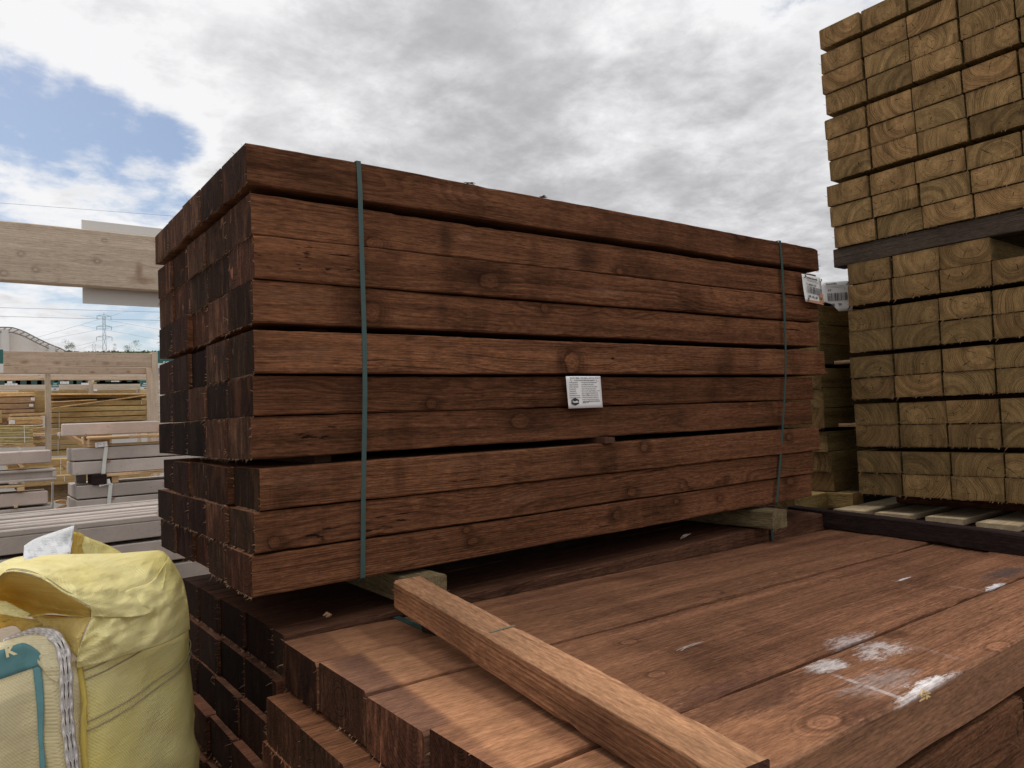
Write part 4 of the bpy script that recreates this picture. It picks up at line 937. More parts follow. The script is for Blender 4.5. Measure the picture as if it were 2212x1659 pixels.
# open top: patches hung between drawn edges
def sheet(name, edges, mat, n=7, m_=10, bulge=0.0, wr=.004, th=.0012, seed=1):
    g = random.Random(seed); C = [catmull([A3(*p) for p in e_], n) for e_ in edges]
    k0 = len(C[0]); G = []
    for i in range(k0):
        col = catmull([c_[i] for c_ in C], m_) if len(C) > 2 else [C[0][i].lerp(C[1][i], k / m_) for k in range(m_ + 1)]
        row = []
        for k, p in enumerate(col):
            v = k / (len(col) - 1); u = i / (k0 - 1); nd = (CAM - p).normalized()
            f = math.sin(v * math.pi) ** .6
            q_ = Vector((p.x * 8 + p.z * 5, p.y * 8, p.z * 13 - p.x * 4)) + Vector((seed * 3.1, seed * 1.7, 0))
            crs = .012 - abs(MN.noise(q_)) * .034 - abs(MN.noise(q_ * 2.4 + Vector((5, 1, 2)))) * .011 - abs(MN.noise(q_ * 5.1 + Vector((2, 7, 3)))) * .004
            crs *= 1 if wr > .0025 else .35
            row.append(bl(p + nd * (bulge * f + wr * f * (math.sin(u * 23 + v * 9 + seed) + .7 * math.sin(u * 41 - v * 17 + seed * 2) + .5 * math.sin(u * 11 + v * 31)) + crs * f)))
        G.append(row)
    o_ = MB().grid(G).build(name, mat, bag, smooth=True); return solid(o_, th)
# big fold over the front: hem, middle, crest
hem = [(-60, 470, 1.40), (10, 385, 1.38), (60, 364, 1.37), (180, 375, 1.36), (300, 425, 1.36), (420, 505, 1.365), (530, 560, 1.38), (592, 600, 1.39), (606, 660, 1.40)]
midl = [(-60, 430, 1.45), (30, 345, 1.44), (120, 320, 1.44), (260, 325, 1.44), (420, 360, 1.45), (600, 410, 1.47), (760, 470, 1.50), (900, 545, 1.53), (1010, 620, 1.55)]
crest = [(-60, 380, 1.55), (40, 330, 1.56), (150, 300, 1.57), (300, 258, 1.58), (500, 250, 1.60), (760, 246, 1.65), (950, 232, 1.69), (1060, 228, 1.71), (1110, 262, 1.71)]
sheet('folded_flap', [hem, midl, crest], fab_y, n=18, m_=26, bulge=.012, wr=.0028, seed=2)
# right hand side of the skirt, from the crest down to the upper seam
s1 = [(606, 660, 1.40), (700, 540, 1.46), (860, 480, 1.52), (1010, 420, 1.60), (1110, 262, 1.71)]
s2 = [(560, 780, 1.395), (720, 700, 1.44), (900, 620, 1.51), (1090, 540, 1.60), (1195, 400, 1.72)]
s3 = [(515, 900, 1.39), (720, 820, 1.42), (900, 760, 1.49), (1110, 680, 1.60), (1235, 560, 1.73)]
s4 = [(505, 1000, 1.385), (700, 955, 1.415), (900, 895, 1.48), (1100, 830, 1.585), (1252, 745, 1.735)]
sheet('skirt_side', [s1, s2, s3, s4], fab_y, bulge=.010, wr=.004, n=24, m_=16, seed=4)
for oy in (9, 17):
    MB().tube([bl(p) for p in catmull([A3(x + oy * .5, y + (-oy if 20 < x < 560 else 0) - (0 if x < 560 else oy * .3), t_ + .004) for x, y, t_ in hem], 8)], .0009, 4).build('seam', seamm, bag)
pts = [bl(A3(x, y, t_ - .006)) for x, y, t_ in ((520, 270, 1.60), (700, 275, 1.635), (850, 290, 1.66), (960, 280, 1.68), (1050, 262, 1.70), (1098, 280, 1.705))]
MB().tube(catmull(pts, 5), .0012, 4).build('seam', seamm, bag)
# golden lining seen under the fold
sheet('lining', [[(-60, 480, 1.405), (40, 375, 1.40), (180, 385, 1.40), (320, 440, 1.40), (460, 530, 1.40), (598, 610, 1.405)], [(-60, 520, 1.47), (60, 520, 1.50), (200, 560, 1.50), (330, 590, 1.50), (460, 610, 1.48), (600, 640, 1.44)], [(-60, 560, 1.46), (60, 590, 1.44), (190, 660, 1.42), (330, 640, 1.44), (460, 655, 1.44), (600, 668, 1.42)]], fab_g, m_=6, wr=.004, seed=6)
sheet('lining', [[(200, 655, 1.47), (330, 650, 1.47), (460, 660, 1.46), (605, 665, 1.41)], [(290, 735, 1.46), (360, 760, 1.44), (430, 800, 1.42), (560, 745, 1.40)], [(300, 770, 1.42), (400, 800, 1.41), (470, 880, 1.395), (505, 930, 1.388)]], fabric('amber_inner_skirt', (.78, .56, .15), (.80, .62, .22), .5), m_=6, wr=.003, seed=7)
sheet('lining', [[(-60, 640, 1.47), (60, 655, 1.48), (150, 670, 1.48), (290, 690, 1.47)], [(-60, 760, 1.50), (90, 720, 1.50), (170, 775, 1.48), (285, 735, 1.47)]], fab_g, m_=6, wr=.003, seed=8)
sheet('lower_flap', [[(-60, 560, 1.45), (40, 560, 1.44), (120, 600, 1.43), (205, 640, 1.42)], [(-60, 640, 1.43), (40, 650, 1.42), (130, 668, 1.41), (180, 668, 1.41)]], fab_y, m_=6, wr=.002, seed=9)
sheet('front_hem', [[(-60, 852, 1.395), (60, 815, 1.40), (160, 788, 1.405), (260, 782, 1.40), (350, 815, 1.39), (410, 900, 1.378), (432, 1010, 1.37)], [(-60, 905, 1.383), (60, 866, 1.385), (160, 850, 1.388), (235, 872, 1.383), (290, 925, 1.376), (345, 990, 1.372), (400, 1040, 1.368)], [(-60, 960, 1.378), (60, 925, 1.378), (150, 905, 1.378), (215, 930, 1.375), (265, 990, 1.372), (320, 1060, 1.369), (380, 1100, 1.367)]], fab_c, m_=6, wr=.0015, seed=15)
# rear flaps: white printed tab with golden inside, yellow rear skirt
sheet('white_flap', [[(160, 195, 1.74), (230, 150, 1.73), (340, 110, 1.72), (455, 72, 1.71), (490, 62, 1.70)], [(150, 310, 1.66), (230, 300, 1.66), (330, 300, 1.65), (440, 300, 1.65), (462, 260, 1.65)]], fab_w, m_=8, wr=.004, seed=10)
sheet('white_flap', [[(452, 80, 1.72), (490, 56, 1.73), (522, 100, 1.75)], [(452, 102, 1.735), (490, 100, 1.74), (520, 110, 1.752)]], fab_w, m_=4, wr=.001, seed=11)
sheet('lining', [[(450, 98, 1.735), (500, 104, 1.75), (560, 125, 1.76), (582, 150, 1.76)], [(455, 300, 1.70), (500, 300, 1.71), (550, 300, 1.72), (572, 300, 1.72)]], fab_g, m_=8, wr=.003, seed=12)
sheet('rear_skirt', [[(500, 92, 1.765), (580, 140, 1.76), (660, 170, 1.78), (740, 205, 1.80), (800, 240, 1.81)], [(570, 300, 1.72), (640, 300, 1.73), (700, 300, 1.74), (760, 300, 1.75), (820, 290, 1.76)]], fab_y, m_=6, wr=.002, seed=13)
sheet('rear_skirt', [[(-60, 340, 1.70), (20, 300, 1.70), (90, 275, 1.70), (160, 262, 1.70)], [(-60, 420, 1.62), (20, 380, 1.62), (90, 350, 1.62), (170, 320, 1.62)]], fab_y, m_=4, wr=.002, seed=14)
# pallet under the bag
def pallet(loc, rz, label, sx=1.0, sy=1.0, mat=pale, group='wooden pallets'):
    e_ = empty('wooden_pallet', loc, label, 'pallet', group, rz)
    for k in range(5):
        x = -sx / 2 + .05 + (sx - .1) * k / 4; MB().box((x - .048, -sy / 2, .118), (x + .048, sy / 2, .14), 0, .002).build('deck_slat', mat, e_)
    for k in (-1, 0, 1):
        y = k * (sy / 2 - .05); mb = MB()
        for q_ in (-1, 0, 1): mb.box((q_ * (sx / 2 - .07) - .05, y - .045, .02), (q_ * (sx / 2 - .07) + .05, y + .045, .098), 0, .002)
        mb.box((-sx / 2, y - .05, 0), (sx / 2, y + .05, .02), 0, .002).box((-sx / 2, y - .05, .098), (sx / 2, y + .05, .118), 0, .002)
        mb.build('runner', mat, e_)
    return e_
pallet((-.47, .32, GZ), .2, 'wooden pallet under the yellow bulk bag', group=None)

# ------------------------------------------------------------------ yard behind: concrete posts and panels
zg = lambda x, y: src(x / 4.809, 1280 + y / 4.809)
z5 = lambda x, y: src(x / 4.809, 1100 + y / 4.809)
z6b = lambda x, y: src(x / 4.809, 850 + y / 4.809)
def bbox(name, a, b, mat, parent=None, bev=.006):
    return MB().box(a, b, 0, bev).build(name, mat, parent)
# long concrete posts just behind the bag, lying along x
a = at(*zg(0, 1010), 'y', 2.0)
ztp = .010; ys = [2.0, 2.20, 2.385, 2.525, 2.655, 2.83]
rzc = rad(1.2)
def cpost(x0, x1, y0, y1, z0, z1, label, group, mat=concrete, rz=0.0, slot=False):
    L_ = x1 - x0; hy, hz = (y1 - y0) / 2, (z1 - z0) / 2
    if slot:
        mb_ = MB().box((-L_ / 2, -hy, -hz), (L_ / 2, hy, hz - .028), 0, .003).box((-L_ / 2, -hy + .0005, hz - .0275), (L_ / 2, -hy + .034, hz), 0, .005).box((-L_ / 2, hy - .034, hz - .0275), (L_ / 2, hy - .0005, hz), 0, .005)
    else: mb_ = MB().box((-L_ / 2, -(y1 - y0) / 2, -(z1 - z0) / 2), (L_ / 2, (y1 - y0) / 2, (z1 - z0) / 2), 0, .0045)
    o_ = mb_.build('concrete_post', mat)
    o_.location = ((x0 + x1) / 2, (y0 + y1) / 2, (z0 + z1) / 2); o_.rotation_euler = (0, 0, rz)
    return tag(o_, label, 'concrete post', group)
for r_ in range(4):
    for k in range(5):
        cpost(-1.5, 1.2, ys[k] + .004, ys[k + 1] - (.006 if k != 2 else .012), ztp - .100 - .118 * r_, ztp - .118 * r_ + (0, .006, -.004, .007, .002)[k] * (r_ == 0), 'long concrete post in the flat stack behind the bag, %s from the bag, %s' % (ORD[k], ['top layer', 'second layer', 'third layer', 'bottom layer'][r_]), 'concrete posts stacked behind the bag', rz=rzc, slot=r_ == 0)
for xx in (-1.1, .7):
    tag(bbox('pack_bearer', (xx - .05, 2.05, ztp - .100 - .118 * 3 - .08), (xx + .05, 2.8, ztp - .118 * 3 - .101), pale), 'timber bearer under the flat stack of concrete posts, %s' % ('under the bag end' if xx < 0 else 'under the far end'), 'bearer', 'bearers under the concrete posts')
YP = 3.6
def pack(nm, f0, f1, f2, xr, ydeep, nd, mat, group, lab):
    """two courses of posts: f0 top-left, f1 split, f2 bottom-left photo points of the front face"""
    a, b, c = at(*f0, 'y', YP), at(*f1, 'y', YP), at(*f2, 'y', YP)
    out = []
    for r_, (zt_, zb_) in enumerate(((a.z, b.z + .004), (b.z - .004, c.z))):
        for k in range(nd):
            y0 = YP + ydeep * k / nd
            out.append(cpost(a.x + gj.uniform(-.004, .004) * (k > 0), xr, y0 + .0015, YP + ydeep * (k + 1) / nd - .0015, zb_, zt_, lab % (['upper course', 'lower course'][r_], ORD[k]), group, mat))
    return a, b, c
aA, bA, cA = pack('A', z5(975, 730), z5(975, 905), z5(975, 1090), 1.9, .31, 3, concrete, 'concrete posts in the upper strapped pack', 'concrete post in the upper white strapped pack, %s, %s from the front')
aB, bB, cB = pack('B', z5(1030, 1235), z5(1030, 1420), z5(1030, 1600), 1.9, .50, 4, concrete, 'concrete posts in the lower strapped pack', 'concrete post in the lower white strapped pack, %s, %s from the front')
def whitestrap(f, zt_, label, lean=.0):
    P = [at(*p, 'y', YP - .006) for p in f]; mb = MB()
    ribbon(mb, [(P[0].x, YP + .3, zt_ + .003), (P[0].x, YP + .004, zt_ + .003)] + P, (1, 0, 0), .022, .0015, [(0, 0, 1), (0, -.5, .7)] + [(0, -1, 0)] * len(P))
    return tag(mb.build('white_strap', strap_white), label, 'strap', 'white straps round the concrete packs')
whitestrap([z5(1425, 705), z5(1400, 900), z5(1385, 1080)], aA.z, 'white strap round the upper pack of concrete posts')
whitestrap([z5(1485, 1205), z5(1470, 1350), z5(1455, 1560)], aB.z, 'white strap round the lower pack of concrete posts')
def small_label(pts, Y_, label, group='white paper labels on the yard packs', marks=True):
    Q = [at(*p, 'y', Y_) for p in pts]; c = sum(Q, Vector()) / 4
    e_ = MB().add([q - c for q in Q] + [q - c + Vector((0, .003, 0)) for q in Q], [(0, 1, 2, 3), (7, 6, 5, 4), (0, 4, 5, 1), (1, 5, 6, 2), (2, 6, 7, 3), (3, 7, 4, 0)]).build('paper_label', paper, None, c)
    tag(e_, label, 'label', group)
    if marks:
        mb = MB(); u = (Q[1] - Q[0]); v = (Q[3] - Q[0]); g = random.Random(int(abs(c.x) * 1e4))
        for k in range(3):
            for s_ in range(3):
                if g.random() < .25: continue
                p_ = Q[0] + u * (.12 + .26 * s_) + v * (.22 + .26 * k) - c + Vector((0, -.002, 0)); l_ = u * g.uniform(.1, .22); h_ = v * .07
                mb.add([p_, p_ + l_, p_ + l_ + h_, p_ + h_], [(0, 1, 2, 3)])
        mb.build('print', plain('grey_ink', (.30, .30, .34), .7, .1) if 'grey_ink' not in bpy.data.materials else bpy.data.materials['grey_ink'], e_)
    return e_
small_label([z5(1273, 648), z5(1438, 628), z5(1444, 695), z5(1280, 712)], YP - .012, 'white label on the upper pack of concrete posts')
small_label([z5(1312, 1168), z5(1470, 1130), z5(1488, 1200), z5(1335, 1238)], YP - .012, 'tilted white label on the lower pack of concrete posts')
for f, lab in (((1430, 882, 1480, 908), 'upper'), ((1488, 1380, 1535, 1405), 'lower')):
    p, q_ = at(*z5(f[0], f[1]), 'y', YP - .005), at(*z5(f[2], f[3]), 'y', YP - .005)
    tag(bbox('spacer_block', (p.x, YP - .005, q_.z), (q_.x, YP + .2, p.z), plain('red_brown_block', (.30, .17, .12), .8) if 'red_brown_block' not in bpy.data.materials else bpy.data.materials['red_brown_block'], None, .001), 'small reddish spacer block in the %s pack of concrete posts' % lab, 'spacer', 'reddish spacer blocks')
# gravel board on a pallet above pack A
p, q_ = at(*z5(832, 395), 'y', YP + .1), at(*z5(832, 565), 'y', YP + .1)
tag(bbox('gravel_board', (p.x, YP + .1, q_.z), (2.0, YP + .16, p.z), concrete_pink, None, .006), 'speckled pinkish concrete board laid over the pallet on the concrete posts', 'gravel board')
p2, q2 = at(*z5(800, 508), 'y', YP + .16), at(*z5(832, 560), 'y', YP + .16)
tag(bbox('gravel_board', (p2.x, YP + .165, q2.z), (2.0, YP + .30, p2.z), concrete_pink, None, .004), 'edge of a second pinkish concrete board showing behind the first', 'gravel board')
pz = at(*z5(1300, 560), 'y', YP).z; pb = aA.z
px0 = at(*z5(1200, 600), 'y', YP).x
e = empty('wooden_pallet', (px0 + .62, YP + .2, pb + .004), 'worn pallet between the speckled board and the upper concrete posts', 'pallet', 'wooden pallets')
hP = pz - pb - .006
MB().box((-.62, -.22, hP - .022), (.62, -.10, hP), 0, .003).box((-.62, .05, hP - .022), (.62, .2, hP), 0, .003).build('deck_slat', pale, e)
MB().box((-.62, -.17, 0), (.62, -.08, .016), 0, .002).build('runner', pale, e)
for xx in (-.56, .0, .56): MB().box((xx - .06, -.16, .016), (xx + .06, .16, hP - .022), 0, .003).build('block', pale, e)
tag(MB().box((-.12, -.02, -.009), (.12, .02, .009), 0, .006).build('board_offcut', pale, None, at(*z5(1450, 572), 'y', YP - .02), (0, 0, 0)), 'short pale offcut lying on the pallet edge under the speckled board', 'offcut')
tag(MB().box((-.11, -.03, -.007), (.11, .03, .007), 0, .002).build('board_offcut', pale, None, at(*z5(1070, 640), 'y', YP + .5), (rad(-20), rad(38), 0)), 'pale offcut leaning behind the upper concrete posts', 'offcut')
# pallet between pack A and pack B
pz = cA.z; pb = aB.z; px0 = at(*z5(1410, 1100), 'y', YP).x; hP = pz - pb - .004
e = empty('wooden_pallet', (px0 + .6, YP + .22, pb + .002), 'pallet between the two strapped packs of concrete posts', 'pallet', 'wooden pallets')
MB().box((-.6, -.22, hP - .020), (.6, -.12, hP), 0, .003).box((-.6, .1, hP - .020), (.6, .2, hP), 0, .003).build('deck_slat', pale, e)
for xx in (-.54, .4): MB().box((xx - .02, -.20, 0), (xx + .02, .16, hP - .020), 0, .003).build('block', pale, e)
p = at(*z5(1355, 1090), 'y', YP); tag(bbox('dark_block', (p.x - .05, YP - .02, pb + .002), (p.x + .03, YP + .2, pz - .002), blackened, None, .004), 'dark block between the two strapped concrete packs', 'block')
p = at(*z5(1170, 1110), 'y', YP); tag(bbox('grey_block', (p.x - .03, YP + .3, pb - .02), (p.x + .03, YP + .36, pz - .002), concrete_dark, None, .004), 'small grey block behind the gap of the concrete packs', 'block')
# stack of concrete panels at the edge of the picture
def panel(tl, br, xl, label, recess=False, mat=concrete_pink, dep=.22):
    p, q_ = at(*tl, 'y', YP), at(*br, 'y', YP)
    x1, z1, z0 = p.x, p.z, q_.z
    o_ = Vector(((xl + x1) / 2, YP, z0))
    mb = MB()
    if recess:
        t_ = (z1 - z0) * .24
        mb.box((xl, YP + .022, z0), (x1, YP + dep, z1), 0, .005).box((xl, YP, z1 - t_), (x1, YP + .021, z1), 0, .006).box((xl, YP, z0), (x1, YP + .021, z0 + t_), 0, .006).box((x1 - t_ * 1.2, YP, z0 + t_ + .001), (x1, YP + .021, z1 - t_ - .001), 0, .004)
    else: mb.box((xl, YP, z0), (x1, YP + dep, z1), 0, .006)
    mb.v = [tuple(Vector(v) - o_) for v in mb.v]
    tag(mb.build('concrete_slab', mat, None, o_), label, 'concrete slab', 'concrete slabs stacked beside the posts'); return p, q_
panel(z5(690, 745), z5(690, 915), -2.0, 'pitted pinkish concrete panel on top of the panel stack')
panel(z5(757, 985), z5(757, 1150), -2.0, 'concrete panel with a recessed face, second in the panel stack', True, concrete)
panel(z5(645, 1290), z5(645, 1465), -2.0, 'pitted concrete panel with a chipped end under the small pallet')
panel(z5(700, 1492), z5(700, 1700), -2.0, 'grey concrete panel with a recessed face, lowest in the panel stack', True, concrete)
def strip(pts, Y_, th, mat, name, label, cat, group=None):
    Q = [at(*p, 'y', Y_) for p in pts]; c = sum(Q, Vector()) / len(Q)
    n = len(Q); vs = [q - c for q in Q] + [q - c + Vector((0, th, 0)) for q in Q]
    fs = [tuple(range(n)), tuple(range(2 * n - 1, n - 1, -1))] + [(i, n + i, n + (i + 1) % n, (i + 1) % n) for i in range(n)]
    return tag(MB().add(vs, fs).build(name, mat, None, c), label, cat, group)
strip([z5(245, 712), z5(270, 712), z5(295, 742), z5(268, 742)], YP - .01, .04, strap_white, 'white_strap', 'short white strap end on top of the pitted concrete panel', 'strap', 'white straps round the concrete packs')
strip([z5(235, 935), z5(285, 935), z5(335, 972), z5(275, 984)], YP - .03, .25, pale, 'spacer_lath', 'pale lath poking out between the two topmost concrete panels', 'lath', 'laths between the concrete panels')
strip([z5(183, 1490), z5(240, 1490), z5(238, 1518), z5(190, 1522)], YP - .02, .25, pale, 'spacer_lath', 'pale lath poking out between the two lowest concrete panels', 'lath', 'laths between the concrete panels')
strip([z5(118, 1182), z5(328, 1176), z5(328, 1200), z5(118, 1208)], YP - .02, .1, weathered, 'board_offcut', 'grey weathered board end on the small pallet among the panels', 'offcut')
p = at(*z5(330, 1205), 'y', YP - .02); q_ = at(*z5(228, 1305), 'y', YP - .02)
e = empty('wooden_pallet', (p.x - .45, YP + .15, q_.z), 'pale pallet carrying the upper concrete panels', 'pallet', 'wooden pallets')
hP = p.z - q_.z; MB().box((-.45, -.17, hP * .62), (.45, .15, hP), 0, .003).build('deck_slat', pale, e)
MB().box((.45 - (p.x - q_.x), -.17, 0), (.45, .1, hP * .61), 0, .004).build('block', pale, e)
MB().box((-.45, -.17, 0), (-.30, .1, hP * .61), 0, .004).build('block', pale, e)
strip([z5(697, 1180), z5(720, 1180), z5(720, 1600), z5(697, 1600)], YP + .24, .03, strap_white, 'white_strap', 'white strap hanging down beside the end of the panel stack', 'strap', 'white straps round the concrete packs')
# scraps of pallet wood on the ground between the stacks
for k, (pts, lab) in enumerate((([z5(720, 1440), z5(800, 1418), z5(890, 1420), z5(890, 1470), z5(770, 1462)], 'flat pallet plank between the panel stack and the lower posts'),
                 ([z5(720, 1545), z5(890, 1470), z5(900, 1500), z5(780, 1560)], 'slanting pallet plank between the panel stack and the lower posts'),
                 ([z5(720, 1560), z5(930, 1525), z5(945, 1540), z5(720, 1572)], 'lowest pallet plank between the panel stack and the lower posts'))):
    strip(pts, YP + .3 - .03 * k, .04, pale, 'pallet_plank', lab, 'plank', 'pallet planks on the yard floor')
# small bundles seen through the gap
ZB2 = [(870, 938), (948, 1018), (1026, 1085)]
for k, (u0, u1) in enumerate(ZB2):
    p, q_ = at(*z5(700, u0), 'y', 5.4), at(*z5(935 + 15 * k, u1), 'y', 5.4)
    tag(bbox('board_bundle', (p.x - .3, 5.4, q_.z), (q_.x + .3, 5.7, p.z), tan, None, .004), 'bundle of yellowish boards in the gap between the concrete stacks, %s from the top' % ORD[k], 'bundle', 'board bundles in the gap')
    strip([z5(808, u0), z5(818, u0), z5(820, u1), z5(810, u1)], 5.39, .002, strap_white, 'white_strap', 'thin pale strap round the gap bundle, %s from the top' % ORD[k], 'strap', 'thin straps round the board bundles')
p, q_ = at(*z5(700, 1095), 'y', 5.2), at(*z5(1320, 1170), 'y', 5.2)
tag(bbox('board_bundle', (p.x - .3, 5.2, q_.z), (q_.x + .4, 5.5, p.z), tan, None, .004), 'long bundle of yellowish boards below the gap bundles', 'bundle', 'board bundles in the gap')
strip([z5(858, 1100), z5(868, 1100), z5(870, 1168), z5(862, 1168)], 5.19, .002, strap_white, 'white_strap', 'thin pale strap round the long bundle below the gap', 'strap', 'thin straps round the board bundles')
p, q_ = at(*z5(690, 1190), 'y', 5.3), at(*z5(900, 1420), 'y', 5.3)
tag(bbox('plywood_sheet', (p.x - .2, 5.3, q_.z), (q_.x + .2, 5.34, p.z), wood('dull_brown_sheet', (.24, .17, .10), (.18, .12, .07), tone=0), None, .003), 'dull brown sheet standing between the concrete stacks', 'sheet')

# ------------------------------------------------------------------ racks of weathered timber
tl, tr, bl_, br_ = at(0, 476, 'y', 1.9), at(344, 511.5, 'y', 1.9), at(0, 607, 'y', 1.9), at(344, 626, 'y', 1.9)
zb_, zt_ = (bl_.z + br_.z) / 2, (tl.z + tr.z) / 2
def knotty(pts, cx, cz, Y_, base, name):
    st = []
    for f_ in pts:
        p = at(f_[0], f_[1], 'y', Y_); r1_ = (at(f_[0] + f_[2], f_[1], 'y', Y_) - p).length
        st.append(('knotS', p.x - cx, p.z - cz, r1_, r1_ * .8) if len(f_) == 3 else ('smudgeS', p.x - cx, p.z - cz, r1_, (at(f_[0], f_[1] + f_[3], 'y', Y_) - p).length, (.20, .10, .045), .7))
    return wood(name, *base, tone=0, blotch=.22, blotchcol=(.26, .16, .10), streak=.3, knot=.3, sawn=.2, contrast=.16, side=.020, stains=st)
kb_ = knotty([(45, 548, 6), (77, 582, 6), (210, 564, 6), (225, 519, 4), (8, 590, 7), (308, 606, 34, 9), (300, 585, 8, 18)], -.30, (zt_ + zb_) / 2, 1.9, ((.54, .44, .34), (.40, .315, .24)), 'knotty_weathered_beam')
me = sleeper_mesh('rack_beam', 2.6, .05, zt_ - zb_, 21, (kb_, weathered), fuzz=0)
o = put(me, 'rack_beam', (-.30, 1.925, (zt_ + zb_) / 2), (2.6, .05, zt_ - zb_), 0, 0, (2.6, .05, zt_ - zb_), 'big weathered beam crossing in front of the sky behind the pack', 'beam')
me = sleeper_mesh('rack_post', 2.6, .09, .09, 22, (weathered, weathered), fuzz=0)
o = bpy.data.objects.new('rack_post', me); COL.objects.link(o); o.location = (.72, 2.0, GZ + 1.3); o.rotation_euler = (0, rad(90), 0); tag(o, 'weathered rack post hidden behind the tall brown pack', 'post', 'weathered rack posts')
p, q_ = at(176, 474, 'y', 1.965), at(176, 655, 'y', 1.965)
e = empty('sign_board', (p.x + .26, 1.965, q_.z), 'blank back of a white sign board fixed behind the big weathered beam', 'sign')
MB().box((-.26, 0, 0), (.26, .006, p.z - q_.z), 0, .001).build('board', sign_white, e)
YF = 6.5
def rail(y0, y1, x0, x1, Y_, mat, label, seed, th=.05, name='rack_rail'):
    a, b = at(100, y0, 'y', Y_), at(100, y1, 'y', Y_)
    h = a.z - b.z; L_ = x1 - x0
    me_ = sleeper_mesh(name, L_, th, h, seed, (mat, mat), fuzz=0, segs=12)
    return put(me_, name, ((x0 + x1) / 2, Y_ + th / 2, (a.z + b.z) / 2), (L_, th, h), 0, 0, (L_, th, h), label, 'rail', 'weathered rack rails')
XR = at(*z6b(2035, 640), 'y', YF).x
w2 = wood('warm_weathered_softwood', (.50, .385, .29), (.36, .26, .19), contrast=.15, tone=.06, blotch=.3, blotchcol=(.2, .13, .09), streak=.3, knot=1.2, sawn=.1)
_a, _b = at(100, 759.5, 'y', YF), at(100, 791, 'y', YF)
kr_ = knotty([z6b(113, 693) + (2.2,), z6b(100, 800) + (3,), z6b(905, 808) + (2.4,), z6b(1258, 757) + (2.6,), z6b(1592, 787) + (2.4,), z6b(1040, 790) + (2,), z6b(330, 770) + (9, 5), z6b(760, 780) + (9, 4), z6b(1420, 785) + (8, 3)], (-.9 + XR) / 2, (_a.z + _b.z) / 2, YF, ((.50, .385, .29), (.36, .26, .19)), 'knotty_rail')
_a, _b = at(100, 791.5, 'y', YF + .3), at(100, 808, 'y', YF + .3)
kq_ = knotty([z6b(225, 845) + (2,), z6b(345, 895) + (2.2,), z6b(1072, 885) + (1.8,), z6b(1440, 870) + (2,), z6b(1500, 905) + (2.2,), z6b(800, 870) + (1.6,), z6b(660, 860) + (1.6,), z6b(1720, 900) + (5, 3), z6b(1240, 905) + (7, 3)], (-.9 + XR) / 2, (_a.z + _b.z) / 2, YF + .3, ((.58, .47, .37), (.44, .345, .26)), 'knotty_pale_rail')
rail(759.5, 791, -.9, XR, YF, kr_, 'broad top rail of the yard rack with dark knots', 31)
rail(791.5, 808, -.9, XR, YF + .30, kq_, 'narrow pale rail just below the broad knotted rail', 32)
rail(809.5, 821, -.5, XR + .6, YF + 1.5, weathered, 'third pale rail of the yard racks, above the trellis panels', 33)
rail(831, 842, -.2, 1.0, YF + 3.5, weathered, 'pale rail under the trellis panels', 34)
a, b = at(*z6b(1250, 1068), 'y', YF + 3.4), at(*z6b(1880, 1130), 'y', YF + 3.4)
me = sleeper_mesh('rack_rail', b.x - a.x, .05, a.z - b.z, 35, (weathered, weathered), fuzz=0, segs=8); put(me, 'rack_rail', ((a.x + b.x) / 2, YF + 3.4, (a.z + b.z) / 2), (1, 1, 1), 0, 0, (1, 1, 1), 'short pale rail with knots hung beside the green price signs', 'rail', 'weathered rack rails')
def post(u0, v0, u1, v1, Y_, label, seed, dep=.09, mat=weathered, ground=True):
    a, b = at(*z6b(u0, v0), 'y', Y_), at(*z6b(u1, v1), 'y', Y_); z0 = GZ if ground else b.z
    L_ = a.z - z0; w_ = b.x - a.x
    me_ = sleeper_mesh('rack_post', L_, dep, w_, seed, (mat, mat), fuzz=0, segs=12)
    o_ = bpy.data.objects.new('rack_post', me_); COL.objects.link(o_); o_.location = ((a.x + b.x) / 2, Y_ + dep / 2, (a.z + z0) / 2); o_.rotation_euler = (0, rad(90), 0)
    return tag(o_, label, 'post', 'weathered rack posts')
post(608, 935, 684, 1443, YF + .31, 'pale square post of the yard rack in front of the yellowish boards', 41)
a, b = at(*z6b(2035, 632), 'y', YF - .02), at(*z6b(2128, 700), 'y', YF - .02)
me = sleeper_mesh('rack_post', a.z + 1.235, .32, .055, 42, (weathered, weathered), fuzz=0, segs=12)
o = bpy.data.objects.new('rack_post', me); COL.objects.link(o); o.location = (a.x + .03, YF + .14, (a.z + GZ) / 2); o.rotation_euler = (0, rad(90), 0); tag(o, 'broad plank post at the end of the knotted rail', 'post', 'weathered rack posts')
me = sleeper_mesh('rack_post', a.z + 1.235, .05, b.x - a.x, 43, (w2, w2), fuzz=0, segs=12)
o = bpy.data.objects.new('rack_post', me); COL.objects.link(o); o.location = ((a.x + b.x) / 2 + .06, YF + .33, (a.z + GZ) / 2); o.rotation_euler = (0, rad(90), 0); tag(o, 'brownish post just past the end of the knotted rail', 'post', 'weathered rack posts')
post(1190, 1015, 1246, 1300, YF + 3.45, 'short pale post under the middle of the trellis row', 44)
post(1845, 1130, 1886, 1300, YF + 3.45, 'thin pale post under the price signs', 45)

